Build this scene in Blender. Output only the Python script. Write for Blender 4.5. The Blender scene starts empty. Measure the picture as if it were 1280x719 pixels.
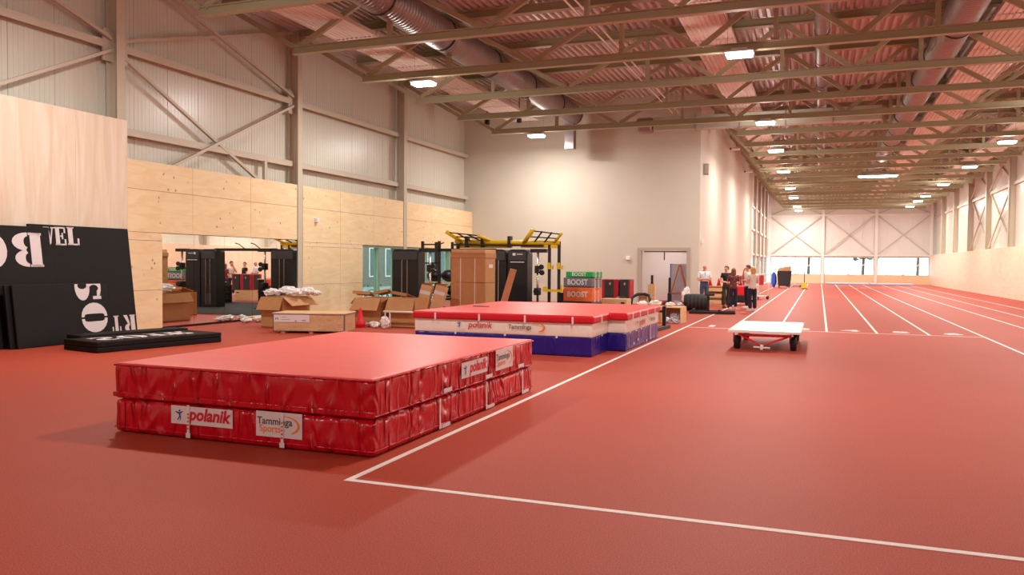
import bpy, bmesh, math, random
from math import sin, cos, pi, radians, sqrt, atan2, hypot
from mathutils import Vector, Matrix, Quaternion
random.seed(7)
S = bpy.context.scene
COL = S.collection

# ------------------------------------------------------------------ camera
F_PX, YAW, PITCH, ROLL, CAM_H = 1012.2, .3627, -.0291, .008, 1.7287
cam_d = bpy.data.cameras.new('camera')
cam_d.sensor_fit = 'HORIZONTAL'
cam_d.sensor_width = 36.0
cam_d.lens = F_PX / 1280 * 36.0
cam_d.clip_end = 500
cam = bpy.data.objects.new('camera', cam_d)
COL.objects.link(cam)
_f = Vector((-sin(YAW) * cos(PITCH), cos(YAW) * cos(PITCH), sin(PITCH)))
_r0 = Vector((cos(YAW), sin(YAW), 0))
_u0 = _r0.cross(_f)
_r = _r0 * cos(ROLL) + _u0 * sin(ROLL)
_u = -_r0 * sin(ROLL) + _u0 * cos(ROLL)
cam.matrix_world = Matrix(((_r.x, _u.x, -_f.x, 0), (_r.y, _u.y, -_f.y, 0),
                           (_r.z, _u.z, -_f.z, CAM_H), (0, 0, 0, 1)))
S.camera = cam

# ------------------------------------------------------------------ world, exposure
W = bpy.data.worlds.new('sky')
S.world = W
W.use_nodes = True
bg = W.node_tree.nodes['Background']
bg.inputs[0].default_value = (.80, .90, 1.0, 1)
bg.inputs[1].default_value = 8.0
S.view_settings.view_transform = 'Standard'
S.view_settings.look = 'None'
S.view_settings.gamma = 1
S.view_settings.exposure = -0.68
S.cycles.max_bounces = 8
S.cycles.diffuse_bounces = 5
S.cycles.glossy_bounces = 4
S.cycles.transparent_max_bounces = 12
S.cycles.sample_clamp_indirect = 6.0
LAMP_W = 560.0
GLOW_W = 140.0
LAMP_C = (1.0, .93, .85)

# ------------------------------------------------------------------ helpers
def lin(c):
    return tuple((v / 255 / 12.92) if v / 255 <= .04045 else ((v / 255 + .055) / 1.055) ** 2.4 for v in c)

def mat(name, rgb, rough=.6, metal=0.0, noise=0.0, nscale=6.0, bump=0.0, bscale=40.0, spec=.5, stretch=(1, 1, 1), emit=None):
    m = bpy.data.materials.new(name)
    m.use_nodes = True
    nt = m.node_tree
    b = nt.nodes['Principled BSDF']
    c = lin(rgb)
    b.inputs['Base Color'].default_value = (*c, 1)
    b.inputs['Roughness'].default_value = rough
    b.inputs['Metallic'].default_value = metal
    b.inputs['Specular IOR Level'].default_value = spec
    if emit:
        b.inputs['Emission Color'].default_value = (*emit[0], 1)
        b.inputs['Emission Strength'].default_value = emit[1]
    if noise or bump:
        tc = nt.nodes.new('ShaderNodeTexCoord')
        mp = nt.nodes.new('ShaderNodeMapping')
        mp.inputs['Scale'].default_value = stretch
        nt.links.new(tc.outputs['Object'], mp.inputs['Vector'])
    if noise:
        n = nt.nodes.new('ShaderNodeTexNoise')
        n.inputs['Scale'].default_value = nscale
        n.inputs['Detail'].default_value = 5
        nt.links.new(mp.outputs[0], n.inputs['Vector'])
        r = nt.nodes.new('ShaderNodeValToRGB')
        r.color_ramp.elements[0].position = .3
        r.color_ramp.elements[1].position = .7
        r.color_ramp.elements[0].color = (*[v * (1 - noise) for v in c], 1)
        r.color_ramp.elements[1].color = (*[min(1, v * (1 + noise)) for v in c], 1)
        nt.links.new(n.outputs[0], r.inputs[0])
        nt.links.new(r.outputs[0], b.inputs['Base Color'])
    if bump:
        n2 = nt.nodes.new('ShaderNodeTexNoise')
        n2.inputs['Scale'].default_value = bscale
        n2.inputs['Detail'].default_value = 4
        nt.links.new(mp.outputs[0], n2.inputs['Vector'])
        bp = nt.nodes.new('ShaderNodeBump')
        bp.inputs['Strength'].default_value = bump
        bp.inputs['Distance'].default_value = .02
        nt.links.new(n2.outputs[0], bp.inputs['Height'])
        nt.links.new(bp.outputs[0], b.inputs['Normal'])
    return m

def wood(name, rgb, dark, scale=(1, .25, 2.5), knots=0.0, rough=.55):
    """plywood: stretched grain, optional dark knots"""
    m = mat(name, rgb, rough)
    nt = m.node_tree
    b = nt.nodes['Principled BSDF']
    tc = nt.nodes.new('ShaderNodeTexCoord')
    mp = nt.nodes.new('ShaderNodeMapping')
    mp.inputs['Scale'].default_value = scale
    nt.links.new(tc.outputs['Object'], mp.inputs['Vector'])
    n = nt.nodes.new('ShaderNodeTexNoise')
    n.inputs['Scale'].default_value = 2.2
    n.inputs['Detail'].default_value = 6
    n.inputs['Distortion'].default_value = 1.4
    nt.links.new(mp.outputs[0], n.inputs['Vector'])
    r = nt.nodes.new('ShaderNodeValToRGB')
    r.color_ramp.elements[0].position = .32
    r.color_ramp.elements[0].color = (*lin(dark), 1)
    r.color_ramp.elements[1].position = .62
    r.color_ramp.elements[1].color = (*lin(rgb), 1)
    nt.links.new(n.outputs[0], r.inputs[0])
    out = r.outputs[0]
    if knots:
        mp2 = nt.nodes.new('ShaderNodeMapping')
        mp2.inputs['Scale'].default_value = (1, 1, .8)
        nt.links.new(tc.outputs['Object'], mp2.inputs['Vector'])
        v = nt.nodes.new('ShaderNodeTexVoronoi')
        v.inputs['Scale'].default_value = 5.0
        nt.links.new(mp2.outputs[0], v.inputs['Vector'])
        rk = nt.nodes.new('ShaderNodeValToRGB')
        rk.color_ramp.elements[0].position = .10
        rk.color_ramp.elements[0].color = (1, 1, 1, 1)
        rk.color_ramp.elements[1].position = .17
        rk.color_ramp.elements[1].color = (0, 0, 0, 1)
        nt.links.new(v.outputs['Distance'], rk.inputs[0])
        n3 = nt.nodes.new('ShaderNodeTexNoise')
        n3.inputs['Scale'].default_value = .9
        nt.links.new(tc.outputs['Object'], n3.inputs['Vector'])
        r3 = nt.nodes.new('ShaderNodeValToRGB')
        r3.color_ramp.elements[0].position = .5
        r3.color_ramp.elements[1].position = .62
        nt.links.new(n3.outputs[0], r3.inputs[0])
        mu = nt.nodes.new('ShaderNodeMath')
        mu.operation = 'MULTIPLY'
        nt.links.new(rk.outputs[0], mu.inputs[0])
        nt.links.new(r3.outputs[0], mu.inputs[1])
        mu2 = nt.nodes.new('ShaderNodeMath')
        mu2.operation = 'MULTIPLY'
        mu2.inputs[1].default_value = knots
        nt.links.new(mu.outputs[0], mu2.inputs[0])
        mx = nt.nodes.new('ShaderNodeMix')
        mx.data_type = 'RGBA'
        nt.links.new(mu2.outputs[0], mx.inputs[0])
        nt.links.new(out, mx.inputs[6])
        mx.inputs[7].default_value = (*lin((150, 85, 40)), 1)
        out = mx.outputs[2]
    nt.links.new(out, b.inputs['Base Color'])
    return m

class MB:
    """collects shapes into one mesh"""
    def __init__(s):
        s.v = []
        s.f = []
    def add(s, vs, fs):
        o = len(s.v)
        s.v += [tuple(p) for p in vs]
        s.f += [tuple(i + o for i in q) for q in fs]
        return s
    def box(s, c, d, rz=0, M=None):
        x, y, z = d[0] / 2, d[1] / 2, d[2] / 2
        vs = [(-x, -y, -z), (x, -y, -z), (x, y, -z), (-x, y, -z), (-x, -y, z), (x, -y, z), (x, y, z), (-x, y, z)]
        R = M or Matrix.Rotation(rz, 3, 'Z')
        vs = [Vector(c) + R @ Vector(p) for p in vs]
        return s.add(vs, [(0, 3, 2, 1), (4, 5, 6, 7), (0, 1, 5, 4), (1, 2, 6, 5), (2, 3, 7, 6), (3, 0, 4, 7)])
    def bb(s, a, b):
        return s.box([(a[i] + b[i]) / 2 for i in range(3)], [abs(b[i] - a[i]) for i in range(3)])
    def prof(s, p, q, prof2, up=(0, 0, 1), caps=True):
        """extrude a 2-D profile (side, up) from p to q"""
        p, q = Vector(p), Vector(q)
        d = (q - p).normalized()
        u = Vector(up)
        if abs(d.dot(u)) > .98:
            u = Vector((0, 1, 0)) if abs(d.y) < .9 else Vector((1, 0, 0))
        sd = d.cross(u).normalized()
        u = sd.cross(d).normalized()
        n = len(prof2)
        vs = [p + sd * a + u * b for a, b in prof2] + [q + sd * a + u * b for a, b in prof2]
        fs = [(i, (i + 1) % n, n + (i + 1) % n, n + i) for i in range(n)]
        if caps:
            fs += [tuple(range(n))[::-1], tuple(range(n, 2 * n))]
        return s.add(vs, fs)
    def beam(s, p, q, w, h, up=(0, 0, 1)):
        return s.prof(p, q, [(-w / 2, -h / 2), (w / 2, -h / 2), (w / 2, h / 2), (-w / 2, h / 2)], up)
    def ibeam(s, p, q, w, h, t=.015, up=(0, 0, 1)):
        a, b = w / 2, h / 2
        k = t / 2
        return s.prof(p, q, [(-a, -b), (a, -b), (a, -b + t), (k, -b + t), (k, b - t), (a, b - t), (a, b), (-a, b), (-a, b - t), (-k, b - t), (-k, -b + t), (-a, -b + t)], up)
    def tube(s, pts, r, n=8, closed=False):
        pts = [Vector(p) for p in pts]
        m = len(pts)
        rr = r if isinstance(r, (list, tuple)) else [r] * m
        vs, fs = [], []
        ref = None
        for i, p in enumerate(pts):
            if closed:
                d = (pts[(i + 1) % m] - pts[i - 1]).normalized()
            else:
                d = (pts[min(i + 1, m - 1)] - pts[max(i - 1, 0)]).normalized()
            if ref is None:
                ref = Vector((0, 0, 1)) if abs(d.z) < .9 else Vector((1, 0, 0))
            sd = d.cross(ref).normalized()
            ref = sd.cross(d).normalized()
            vs += [p + (sd * cos(2 * pi * k / n) + ref * sin(2 * pi * k / n)) * rr[i] for k in range(n)]
        L = m if closed else m - 1
        for i in range(L):
            a, b = i * n, ((i + 1) % m) * n
            fs += [(a + k, a + (k + 1) % n, b + (k + 1) % n, b + k) for k in range(n)]
        if not closed:
            fs += [tuple(range(n))[::-1], tuple(range((m - 1) * n, m * n))]
        return s.add(vs, fs)
    def lathe(s, c, rz, n=16, axis='Z'):
        """rz: list of (radius, height)"""
        vs, fs = [], []
        for r, z in rz:
            for k in range(n):
                a = 2 * pi * k / n
                p = (r * cos(a), r * sin(a), z)
                if axis == 'X':
                    p = (p[2], p[0], p[1])
                elif axis == 'Y':
                    p = (p[1], p[2], p[0])
                vs.append((c[0] + p[0], c[1] + p[1], c[2] + p[2]))
        for i in range(len(rz) - 1):
            fs += [(i * n + k, i * n + (k + 1) % n, (i + 1) * n + (k + 1) % n, (i + 1) * n + k) for k in range(n)]
        fs += [tuple(range(n))[::-1], tuple(range((len(rz) - 1) * n, len(rz) * n))]
        return s.add(vs, fs)
    def ball(s, c, r, n=12, m=8, e=(1, 1, 1)):
        return s.add(*[[(c[0] + e[0] * r * sin(pi * j / m) * cos(2 * pi * k / n), c[1] + e[1] * r * sin(pi * j / m) * sin(2 * pi * k / n), c[2] + e[2] * r * cos(pi * j / m)) for j in range(m + 1) for k in range(n)],
                       [(j * n + k, (j + 1) * n + k, (j + 1) * n + (k + 1) % n, j * n + (k + 1) % n) for j in range(m) for k in range(n)]])
    def poly(s, pts):
        return s.add(pts, [tuple(range(len(pts)))])
    def prism(s, pts, z0, z1):
        n = len(pts)
        return s.add([(x, y, z0) for x, y in pts] + [(x, y, z1) for x, y in pts],
                     [(i, (i + 1) % n, n + (i + 1) % n, n + i) for i in range(n)] + [tuple(range(n))[::-1], tuple(range(n, 2 * n))])
    def mesh(s, name, m=None, smooth=False, bevel=0.0, seg=2):
        me = bpy.data.meshes.new(name)
        me.from_pydata([tuple(p) for p in s.v], [], s.f)
        bm = bmesh.new()
        bm.from_mesh(me)
        bmesh.ops.remove_doubles(bm, verts=bm.verts, dist=1e-5)
        bmesh.ops.recalc_face_normals(bm, faces=bm.faces)
        if bevel:
            es = [e for e in bm.edges if len(e.link_faces) == 2 and e.calc_face_angle(0) > .6]
            bmesh.ops.bevel(bm, geom=es, offset=bevel, segments=seg, affect='EDGES', profile=.5, clamp_overlap=True)
        for f in bm.faces:
            f.smooth = smooth
        bm.to_mesh(me)
        bm.free()
        if m:
            me.materials.append(m)
        return me

def put(name, me, parent=None, loc=(0, 0, 0), rot=(0, 0, 0)):
    o = bpy.data.objects.new(name, me)
    COL.objects.link(o)
    o.location = loc
    o.rotation_euler = rot
    if parent is not None:
        o.parent = parent
    return o

def part(name, mb, m, parent=None, smooth=False, bevel=0.0, seg=2, label=None):
    o = put(name, mb.mesh(name, m, smooth, bevel, seg), parent)
    if label:
        o['label'] = label
    return o

def tag(o, label, cat, group=None, kind=None):
    o['label'] = label
    o['category'] = cat
    if group:
        o['group'] = group
    if kind:
        o['kind'] = kind
    return o

def thing(name, label, cat, loc=(0, 0, 0), rz=0, group=None, rot=None):
    o = put(name, None, None, loc, rot or (0, 0, rz))
    return tag(o, label, cat, group)

def structure(name, mb, m, parent=None, **k):
    o = part(name, mb, m, parent, **k)
    if parent is None:
        o['kind'] = 'structure'
    return o

def text_polys(s, size, shear=0.0, bold=0.0, sx=1.0):
    cu = bpy.data.curves.new('lettering', 'FONT')
    cu.body = s
    cu.size = size
    cu.shear = shear
    cu.offset = bold
    cu.resolution_u = 3
    cu.align_x = 'CENTER'
    cu.align_y = 'CENTER'
    ob = bpy.data.objects.new('lettering', cu)
    COL.objects.link(ob)
    bpy.context.view_layer.update()
    me = bpy.data.meshes.new_from_object(ob.evaluated_get(bpy.context.evaluated_depsgraph_get()))
    vs = [(v.co.x * sx, v.co.y) for v in me.vertices]
    ps = [[vs[i] for i in p.vertices] for p in me.polygons]
    bpy.data.objects.remove(ob)
    bpy.data.curves.remove(cu)
    bpy.data.meshes.remove(me)
    return ps

def decal(name, polys, m, parent, O, U, V, off=.003):
    """flat print: polygons in (u, v) laid on the plane O + uU + vV"""
    U, V = Vector(U), Vector(V)
    N = U.cross(V).normalized()
    O = Vector(O) + N * off
    mb = MB()
    for p in polys:
        mb.poly([O + U * a + V * b for a, b in p])
    me = bpy.data.meshes.new(name)
    me.from_pydata([tuple(p) for p in mb.v], [], mb.f)
    me.materials.append(m)
    return put(name, me, parent)

def rect(a, b, c, d):
    return [(a, b), (c, b), (c, d), (a, d)]

def strip(outer, inner):
    return [[outer[i], outer[i + 1], inner[i + 1], inner[i]] for i in range(len(outer) - 1)]

def arc(cx, cy, a, b, t0, t1, n=10):
    return [(cx + a * cos(radians(t0 + (t1 - t0) * i / n)), cy + b * sin(radians(t0 + (t1 - t0) * i / n))) for i in range(n + 1)]

def stencil(ch):
    """bold slab stencil letters in a unit box"""
    if ch == 'O':
        inr = [(.53, .12), (.58, .12), (.61, .15), (.625, .22), (.63, .3), (.63, .5), (.63, .7), (.625, .78), (.61, .85), (.58, .88), (.53, .88)]
        return strip(arc(.53, .5, .47, .5, -90, 90), inr) + strip(arc(.47, .5, .47, .5, 90, 270), [(1 - a, 1 - b) for a, b in inr])
    if ch == 'B':
        return [rect(.04, 0, .40, 1), rect(0, 0, .45, .07), rect(0, .93, .45, 1)] + \
            strip(arc(.48, .75, .46, .25, -80, 90), arc(.48, .75, .12, .15, -80, 90)) + strip(arc(.48, .27, .52, .27, -90, 80), arc(.48, .27, .14, .16, -90, 80))
    if ch == 'S':
        return strip(arc(.5, .72, .46, .28, 20, 268, 14), arc(.55, .72, .12, .17, 40, 268, 14)) + \
            strip(arc(.5, .28, .46, .28, -160, 88, 14), arc(.45, .28, .12, .17, -140, 88, 14)) + [rect(.82, .66, .93, .98), rect(.07, .02, .18, .34)]
    if ch == 'V':
        return [[(.10, 1), (.44, 1), (.66, .18), (.50, 0)], [(.74, 1), (.86, 1), (.60, .04), (.55, .15)], rect(0, .93, .5, 1), rect(.64, .93, 1, 1)]
    if ch == 'E':
        return [rect(.05, 0, .40, 1), rect(0, 0, .95, .08), rect(0, .92, .92, 1), rect(.80, 0, .95, .34), rect(.78, .68, .92, 1), rect(.46, .46, .66, .54), rect(.58, .34, .70, .68)]
    if ch == 'L':
        return [rect(.07, 0, .45, 1), rect(0, .93, .55, 1), rect(0, 0, .95, .08), rect(.80, 0, .95, .38)]
    if ch == 'R':
        return [rect(.04, 0, .40, 1), rect(0, 0, .46, .07), rect(0, .93, .45, 1)] + strip(arc(.46, .74, .46, .26, -85, 90), arc(.46, .74, .12, .16, -85, 90)) + \
            [[(.48, .48), (.66, .48), (.98, 0), (.66, 0)]]
    if ch == 'T':
        return [rect(.32, 0, .68, 1), rect(.2, 0, .8, .07), rect(0, .92, 1, 1), rect(0, .62, .14, 1), rect(.86, .62, 1, 1)]
    return []

def clip_top(polys, top):
    out = []
    for p in polys:
        q = []
        for i, (a, b) in enumerate(p):
            c, d = p[i - 1]
            if (b <= top) != (d <= top):
                f = (top - d) / (b - d)
                q.append((c + (a - c) * f, top))
            if b <= top:
                q.append((a, b))
        if len(q) > 2:
            out.append(q)
    return out

def place(polys, x0, y0, w, h, rot=0):
    """unit-box polygons into a box; rot in quarter turns (clockwise)"""
    out = []
    for p in polys:
        q = []
        for a, b in p:
            for _ in range(rot):
                a, b = b, 1 - a
            q.append((x0 + a * w, y0 + b * h))
        out.append(q)
    return out

# ------------------------------------------------------------------ materials
M = {}
def floor_mat():
    m = mat('running_floor', (160, 66, 52), .6, spec=.28)
    nt = m.node_tree
    b = nt.nodes['Principled BSDF']
    tc = nt.nodes.new('ShaderNodeTexCoord')
    def nz(sc, det):
        n = nt.nodes.new('ShaderNodeTexNoise')
        n.inputs['Scale'].default_value = sc
        n.inputs['Detail'].default_value = det
        nt.links.new(tc.outputs['Object'], n.inputs['Vector'])
        return n
    fine, big = nz(105, 3), nz(.35, 3)
    r = nt.nodes.new('ShaderNodeValToRGB')
    r.color_ramp.elements[0].position, r.color_ramp.elements[1].position = .34, .66
    r.color_ramp.elements[0].color = (*lin((150, 54, 38)), 1)
    r.color_ramp.elements[1].color = (*lin((200, 82, 57)), 1)
    nt.links.new(fine.outputs[0], r.inputs[0])
    r2 = nt.nodes.new('ShaderNodeValToRGB')
    r2.color_ramp.elements[0].position, r2.color_ramp.elements[1].position = .3, .7
    r2.color_ramp.elements[0].color = (.9, .9, .9, 1)
    r2.color_ramp.elements[1].color = (1, 1, 1, 1)
    nt.links.new(big.outputs[0], r2.inputs[0])
    mx = nt.nodes.new('ShaderNodeMix')
    mx.data_type, mx.blend_type = 'RGBA', 'MULTIPLY'
    mx.inputs[0].default_value = 1
    nt.links.new(r.outputs[0], mx.inputs[6])
    nt.links.new(r2.outputs[0], mx.inputs[7])
    nt.links.new(mx.outputs[2], b.inputs['Base Color'])
    bp = nt.nodes.new('ShaderNodeBump')
    bp.inputs['Strength'].default_value = .22
    bp.inputs['Distance'].default_value = .004
    nt.links.new(fine.outputs[0], bp.inputs['Height'])
    nt.links.new(bp.outputs[0], b.inputs['Normal'])
    return m
M['floor'] = floor_mat()
M['line'] = mat('line_paint', (240, 232, 226), .6)
M['panel'] = mat('sandwich_panel', (214, 212, 200), .3, noise=.02, nscale=.7)
M['panelfar'] = mat('far_panel', (226, 224, 218), .5)
M['concrete'] = mat('cream_wall', (206, 201, 187), .75, noise=.03, nscale=.5, bump=.05, bscale=30)
M['steel'] = mat('painted_steel', (200, 190, 172), .45)
M['roofsteel'] = mat('roof_steel', (170, 164, 132), .5)
M['deck'] = mat('roof_deck', (214, 202, 196), .35)
M['radiant'] = mat('radiant_panel', (226, 212, 204), .45)
M['galv'] = mat('galvanised_duct', (160, 152, 152), .45, .8, noise=.08, nscale=3)
M['ply'] = wood('pine_plywood', (246, 224, 184), (238, 210, 164), (1, .5, 2.2), .75)
M['pale'] = wood('pale_plywood', (234, 220, 202), (222, 202, 178), (1, 2.0, .22))
M['plyfar'] = mat('far_plywood', (240, 205, 165), .6)
M['lining'] = wood('lining_plywood', (240, 216, 190), (232, 204, 172), (1, .5, 2.2))
M['white'] = mat('white_paint', (238, 232, 226), .6)
M['mirror'] = mat('mirror_glass', (236, 236, 232), .01, 1.0)
M['black'] = mat('black_powder', (22, 21, 22), .42)
M['foam'] = mat('black_mat', (20, 17, 18), .6, noise=.12, nscale=3, bump=.2, bscale=60, spec=.25)
M['rectduct'] = mat('rectangular_duct_paint', (176, 182, 168), .5)
M['rubber'] = mat('rubber_floor', (30, 29, 31), .85, noise=.1, nscale=40)
M['print'] = mat('white_print', (222, 212, 214), .6)
def vinyl(name, rgb, rough=.3, wr=.55):
    m = mat(name, rgb, rough)
    nt = m.node_tree
    b = nt.nodes['Principled BSDF']
    tc = nt.nodes.new('ShaderNodeTexCoord')
    mp = nt.nodes.new('ShaderNodeMapping')
    mp.inputs['Rotation'].default_value = (.75, -.75, 0)
    mp.inputs['Scale'].default_value = (2.2, 2.2, .8)
    nt.links.new(tc.outputs['Object'], mp.inputs['Vector'])
    n = nt.nodes.new('ShaderNodeTexNoise')
    n.noise_type = 'RIDGED_MULTIFRACTAL'
    n.inputs['Scale'].default_value = 3.2
    n.inputs['Detail'].default_value = 1.2
    n.inputs['Distortion'].default_value = .8
    nt.links.new(mp.outputs[0], n.inputs['Vector'])
    bp = nt.nodes.new('ShaderNodeBump')
    bp.inputs['Strength'].default_value = wr
    bp.inputs['Distance'].default_value = .12
    nt.links.new(n.outputs[0], bp.inputs['Height'])
    nt.links.new(bp.outputs[0], b.inputs['Normal'])
    return m
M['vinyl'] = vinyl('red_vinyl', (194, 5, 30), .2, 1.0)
M['vinyltop'] = mat('red_top_sheen', (240, 84, 84), .38, bump=.12, bscale=14, noise=.03, nscale=4, stretch=(.4, 2.5, 1))  # paler red: glancing sheen on the mat tops, painted into the colour
M['pad'] = mat('red_pad', (204, 16, 38), .4)
M['vwhite'] = vinyl('white_vinyl', (240, 232, 222), .35, .15)
M['vblue'] = vinyl('blue_vinyl', (32, 24, 130), .25, .3)
M['strap'] = mat('white_strap', (232, 222, 222), .5)
M['logo_red'] = mat('logo_red', (206, 22, 48), .5)
M['logo_blue'] = mat('logo_blue', (40, 50, 140), .5)
M['logo_grey'] = mat('logo_grey', (70, 66, 64), .5)
M['logo_orange'] = mat('logo_orange', (236, 130, 50), .5)
M['card'] = mat('cardboard', (190, 140, 92), .7, noise=.06, nscale=5)
M['cardlight'] = mat('pale_cardboard', (210, 168, 124), .7, noise=.05, nscale=5)
M['crate'] = wood('crate_board', (212, 172, 132), (196, 150, 108), (2, 2, 6))
M['crateedge'] = mat('metal_edge', (120, 120, 124), .4, .6)
M['box_ply'] = wood('box_plywood', (228, 192, 146), (214, 172, 122), (3, 3, 8))
M['oak'] = mat('brown_plank', (184, 116, 74), .5, noise=.08, nscale=8)
M['plastic'] = mat('white_plastic', (240, 238, 238), .25, spec=.7)
M['foil'] = mat('silver_foil', (200, 204, 222), .35, .3)
M['yellow'] = mat('yellow_powder', (238, 196, 22), .4)
M['chrome'] = mat('chrome', (210, 212, 212), .15, 1.0)
M['cone'] = mat('red_cone', (214, 22, 36), .45)
M['orange'] = mat('orange_cover', (232, 104, 44), .6, noise=.08, nscale=8)
M['grey'] = mat('grey_cover', (112, 108, 112), .6, noise=.14, nscale=14)
M['green'] = mat('green_cover', (22, 168, 78), .5)
M['crimson'] = mat('crimson_cover', (176, 22, 48), .5)
M['charcoal'] = mat('charcoal_cover', (52, 48, 50), .55)
M['greyplastic'] = mat('grey_plastic', (150, 146, 142), .5)
M['doorframe'] = mat('door_frame', (178, 168, 156), .5)
M['alu'] = mat('aluminium_sheet', (222, 220, 220), .3, .75)
M['tyre'] = mat('tyre_rubber', (26, 26, 27), .6)
M['redtube'] = mat('red_tube', (222, 28, 44), .35)
M['bin'] = mat('dark_bin', (44, 40, 42), .6)
M['blue'] = mat('blue_sack', (40, 86, 190), .5)
M['skin'] = mat('skin', (214, 150, 124), .55)
M['skin2'] = mat('fair_skin', (226, 172, 150), .55)
M['shirt'] = mat('white_shirt', (232, 234, 240), .8)
M['jeans'] = mat('blue_jeans', (70, 84, 120), .8, noise=.2, nscale=9)
M['blacktop'] = mat('black_top', (24, 22, 26), .8)
M['olive'] = mat('olive_trousers', (58, 54, 42), .8)
M['navy'] = mat('navy_trousers', (30, 32, 56), .8)
M['hairbrown'] = mat('brown_hair', (124, 78, 48), .6, noise=.2, nscale=30)
M['hairblond'] = mat('blond_hair', (206, 160, 104), .6, noise=.15, nscale=30)
M['hairdark'] = mat('dark_hair', (66, 44, 34), .6)
M['cream'] = mat('cream_top', (226, 212, 200), .8)
M['shoe'] = mat('white_shoe', (226, 220, 216), .5)
M['darkshoe'] = mat('dark_shoe', (36, 30, 30), .5)
M['eye'] = mat('eye', (30, 24, 22), .3)
M['lip'] = mat('lip', (176, 96, 88), .5)
def floral():
    m = mat('floral_top', (90, 40, 44), .8)
    nt = m.node_tree
    tc = nt.nodes.new('ShaderNodeTexCoord')
    v = nt.nodes.new('ShaderNodeTexVoronoi')
    v.inputs['Scale'].default_value = 16
    nt.links.new(tc.outputs['Object'], v.inputs['Vector'])
    r = nt.nodes.new('ShaderNodeValToRGB')
    r.color_ramp.interpolation = 'CONSTANT'
    r.color_ramp.elements[0].color = (*lin((214, 170, 160)), 1)
    r.color_ramp.elements[1].position = .22
    r.color_ramp.elements[1].color = (*lin((66, 26, 34)), 1)
    e = r.color_ramp.elements.new(.5)
    e.color = (*lin((128, 50, 52)), 1)
    nt.links.new(v.outputs['Distance'], r.inputs[0])
    nt.links.new(r.outputs[0], nt.nodes['Principled BSDF'].inputs['Base Color'])
    return m
M['floral'] = floral()
def glass(name, tint):
    m = bpy.data.materials.new(name)
    m.use_nodes = True
    nt = m.node_tree
    nt.nodes.remove(nt.nodes['Principled BSDF'])
    o = nt.nodes['Material Output']
    t = nt.nodes.new('ShaderNodeBsdfTransparent')
    t.inputs[0].default_value = (*tint, 1)
    g = nt.nodes.new('ShaderNodeBsdfGlossy')
    g.inputs['Roughness'].default_value = .02
    lw = nt.nodes.new('ShaderNodeLayerWeight')
    pw = nt.nodes.new('ShaderNodeMath')
    pw.operation = 'POWER'
    pw.inputs[1].default_value = 5
    ma = nt.nodes.new('ShaderNodeMath')
    ma.operation = 'MULTIPLY_ADD'
    ma.inputs[1].default_value = .7
    ma.inputs[2].default_value = .04
    nt.links.new(lw.outputs['Facing'], pw.inputs[0])
    nt.links.new(pw.outputs[0], ma.inputs[0])
    mx = nt.nodes.new('ShaderNodeMixShader')
    nt.links.new(ma.outputs[0], mx.inputs[0])
    nt.links.new(t.outputs[0], mx.inputs[1])
    nt.links.new(g.outputs[0], mx.inputs[2])
    nt.links.new(mx.outputs[0], o.inputs[0])
    return m
M['glass'] = glass('window_glass', (.9, .96, .95))
M['glassgreen'] = glass('green_glass', (.66, .78, .72))
M['greenpost'] = mat('green_post', (134, 156, 130), .5)
M['asphalt'] = mat('outdoor_paving', (150, 146, 142), .8)
M['brick'] = mat('dark_brick', (112, 106, 102), .8, noise=.15, nscale=8)
M['winglass'] = mat('facade_glass', (60, 76, 84), .2)
M['leaf'] = mat('tree_leaf', (74, 110, 70), .7, noise=.3, nscale=2)
M['bark'] = mat('tree_bark', (90, 70, 55), .8)
M['lamp'] = mat('lamp_diffuser', (255, 252, 246), .4, emit=((1, .96, .9), 22.0))
M['lampbody'] = mat('lamp_body', (206, 200, 194), .5)

# ------------------------------------------------------------------ setting
WX, BY, CX, FY, RX, RXU = -15.6, 35.7, -4.88, 88.0, 10.0, 10.45
YB, ZT = -9.0, 9.15          # rear end of the hall, underside of the roof deck
floor = structure('floor', MB().bb((-16.4, YB - .3, -.2), (11, FY + .3, 0)), M['floor'])

def line(x0, y0, x1, y1, name='lane_line'):
    part(name, MB().bb((x0, y0, .0005), (x1, y1, .003)), M['line'], floor)
LX0 = -2.234
line(-3.50, 5.49, -3.44, 84, 'side_line')
line(-3.44, 5.49, 9.6, 5.55, 'cross_line')
for k in range(6):
    x = LX0 + 1.22 * k
    line(x - .03, 22.9 if k < 5 else 12.0, x + .03, 84)
for x in (5.494, 6.70, 7.94):
    line(x - .03, 12.0, x + .03, 84)
line(-3.44, 22.86, 3.87, 22.92, 'start_line')
for k in range(6):                       # the lane numbers painted flat behind the start line
    x = LX0 + 1.22 * (k - 1) + .61
    decal('lane_number', text_polys(str(k + 1), .75, 0, .03, 1.2), M['line'], floor, (x, 23.6, .0), (1, 0, 0), (0, 1, 0), .003)
for x, y in ((2.0, 70), (3.2, 73), (5.9, 76)):
    line(x, y, x + 1.9, y + .12, 'cross_mark')

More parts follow.
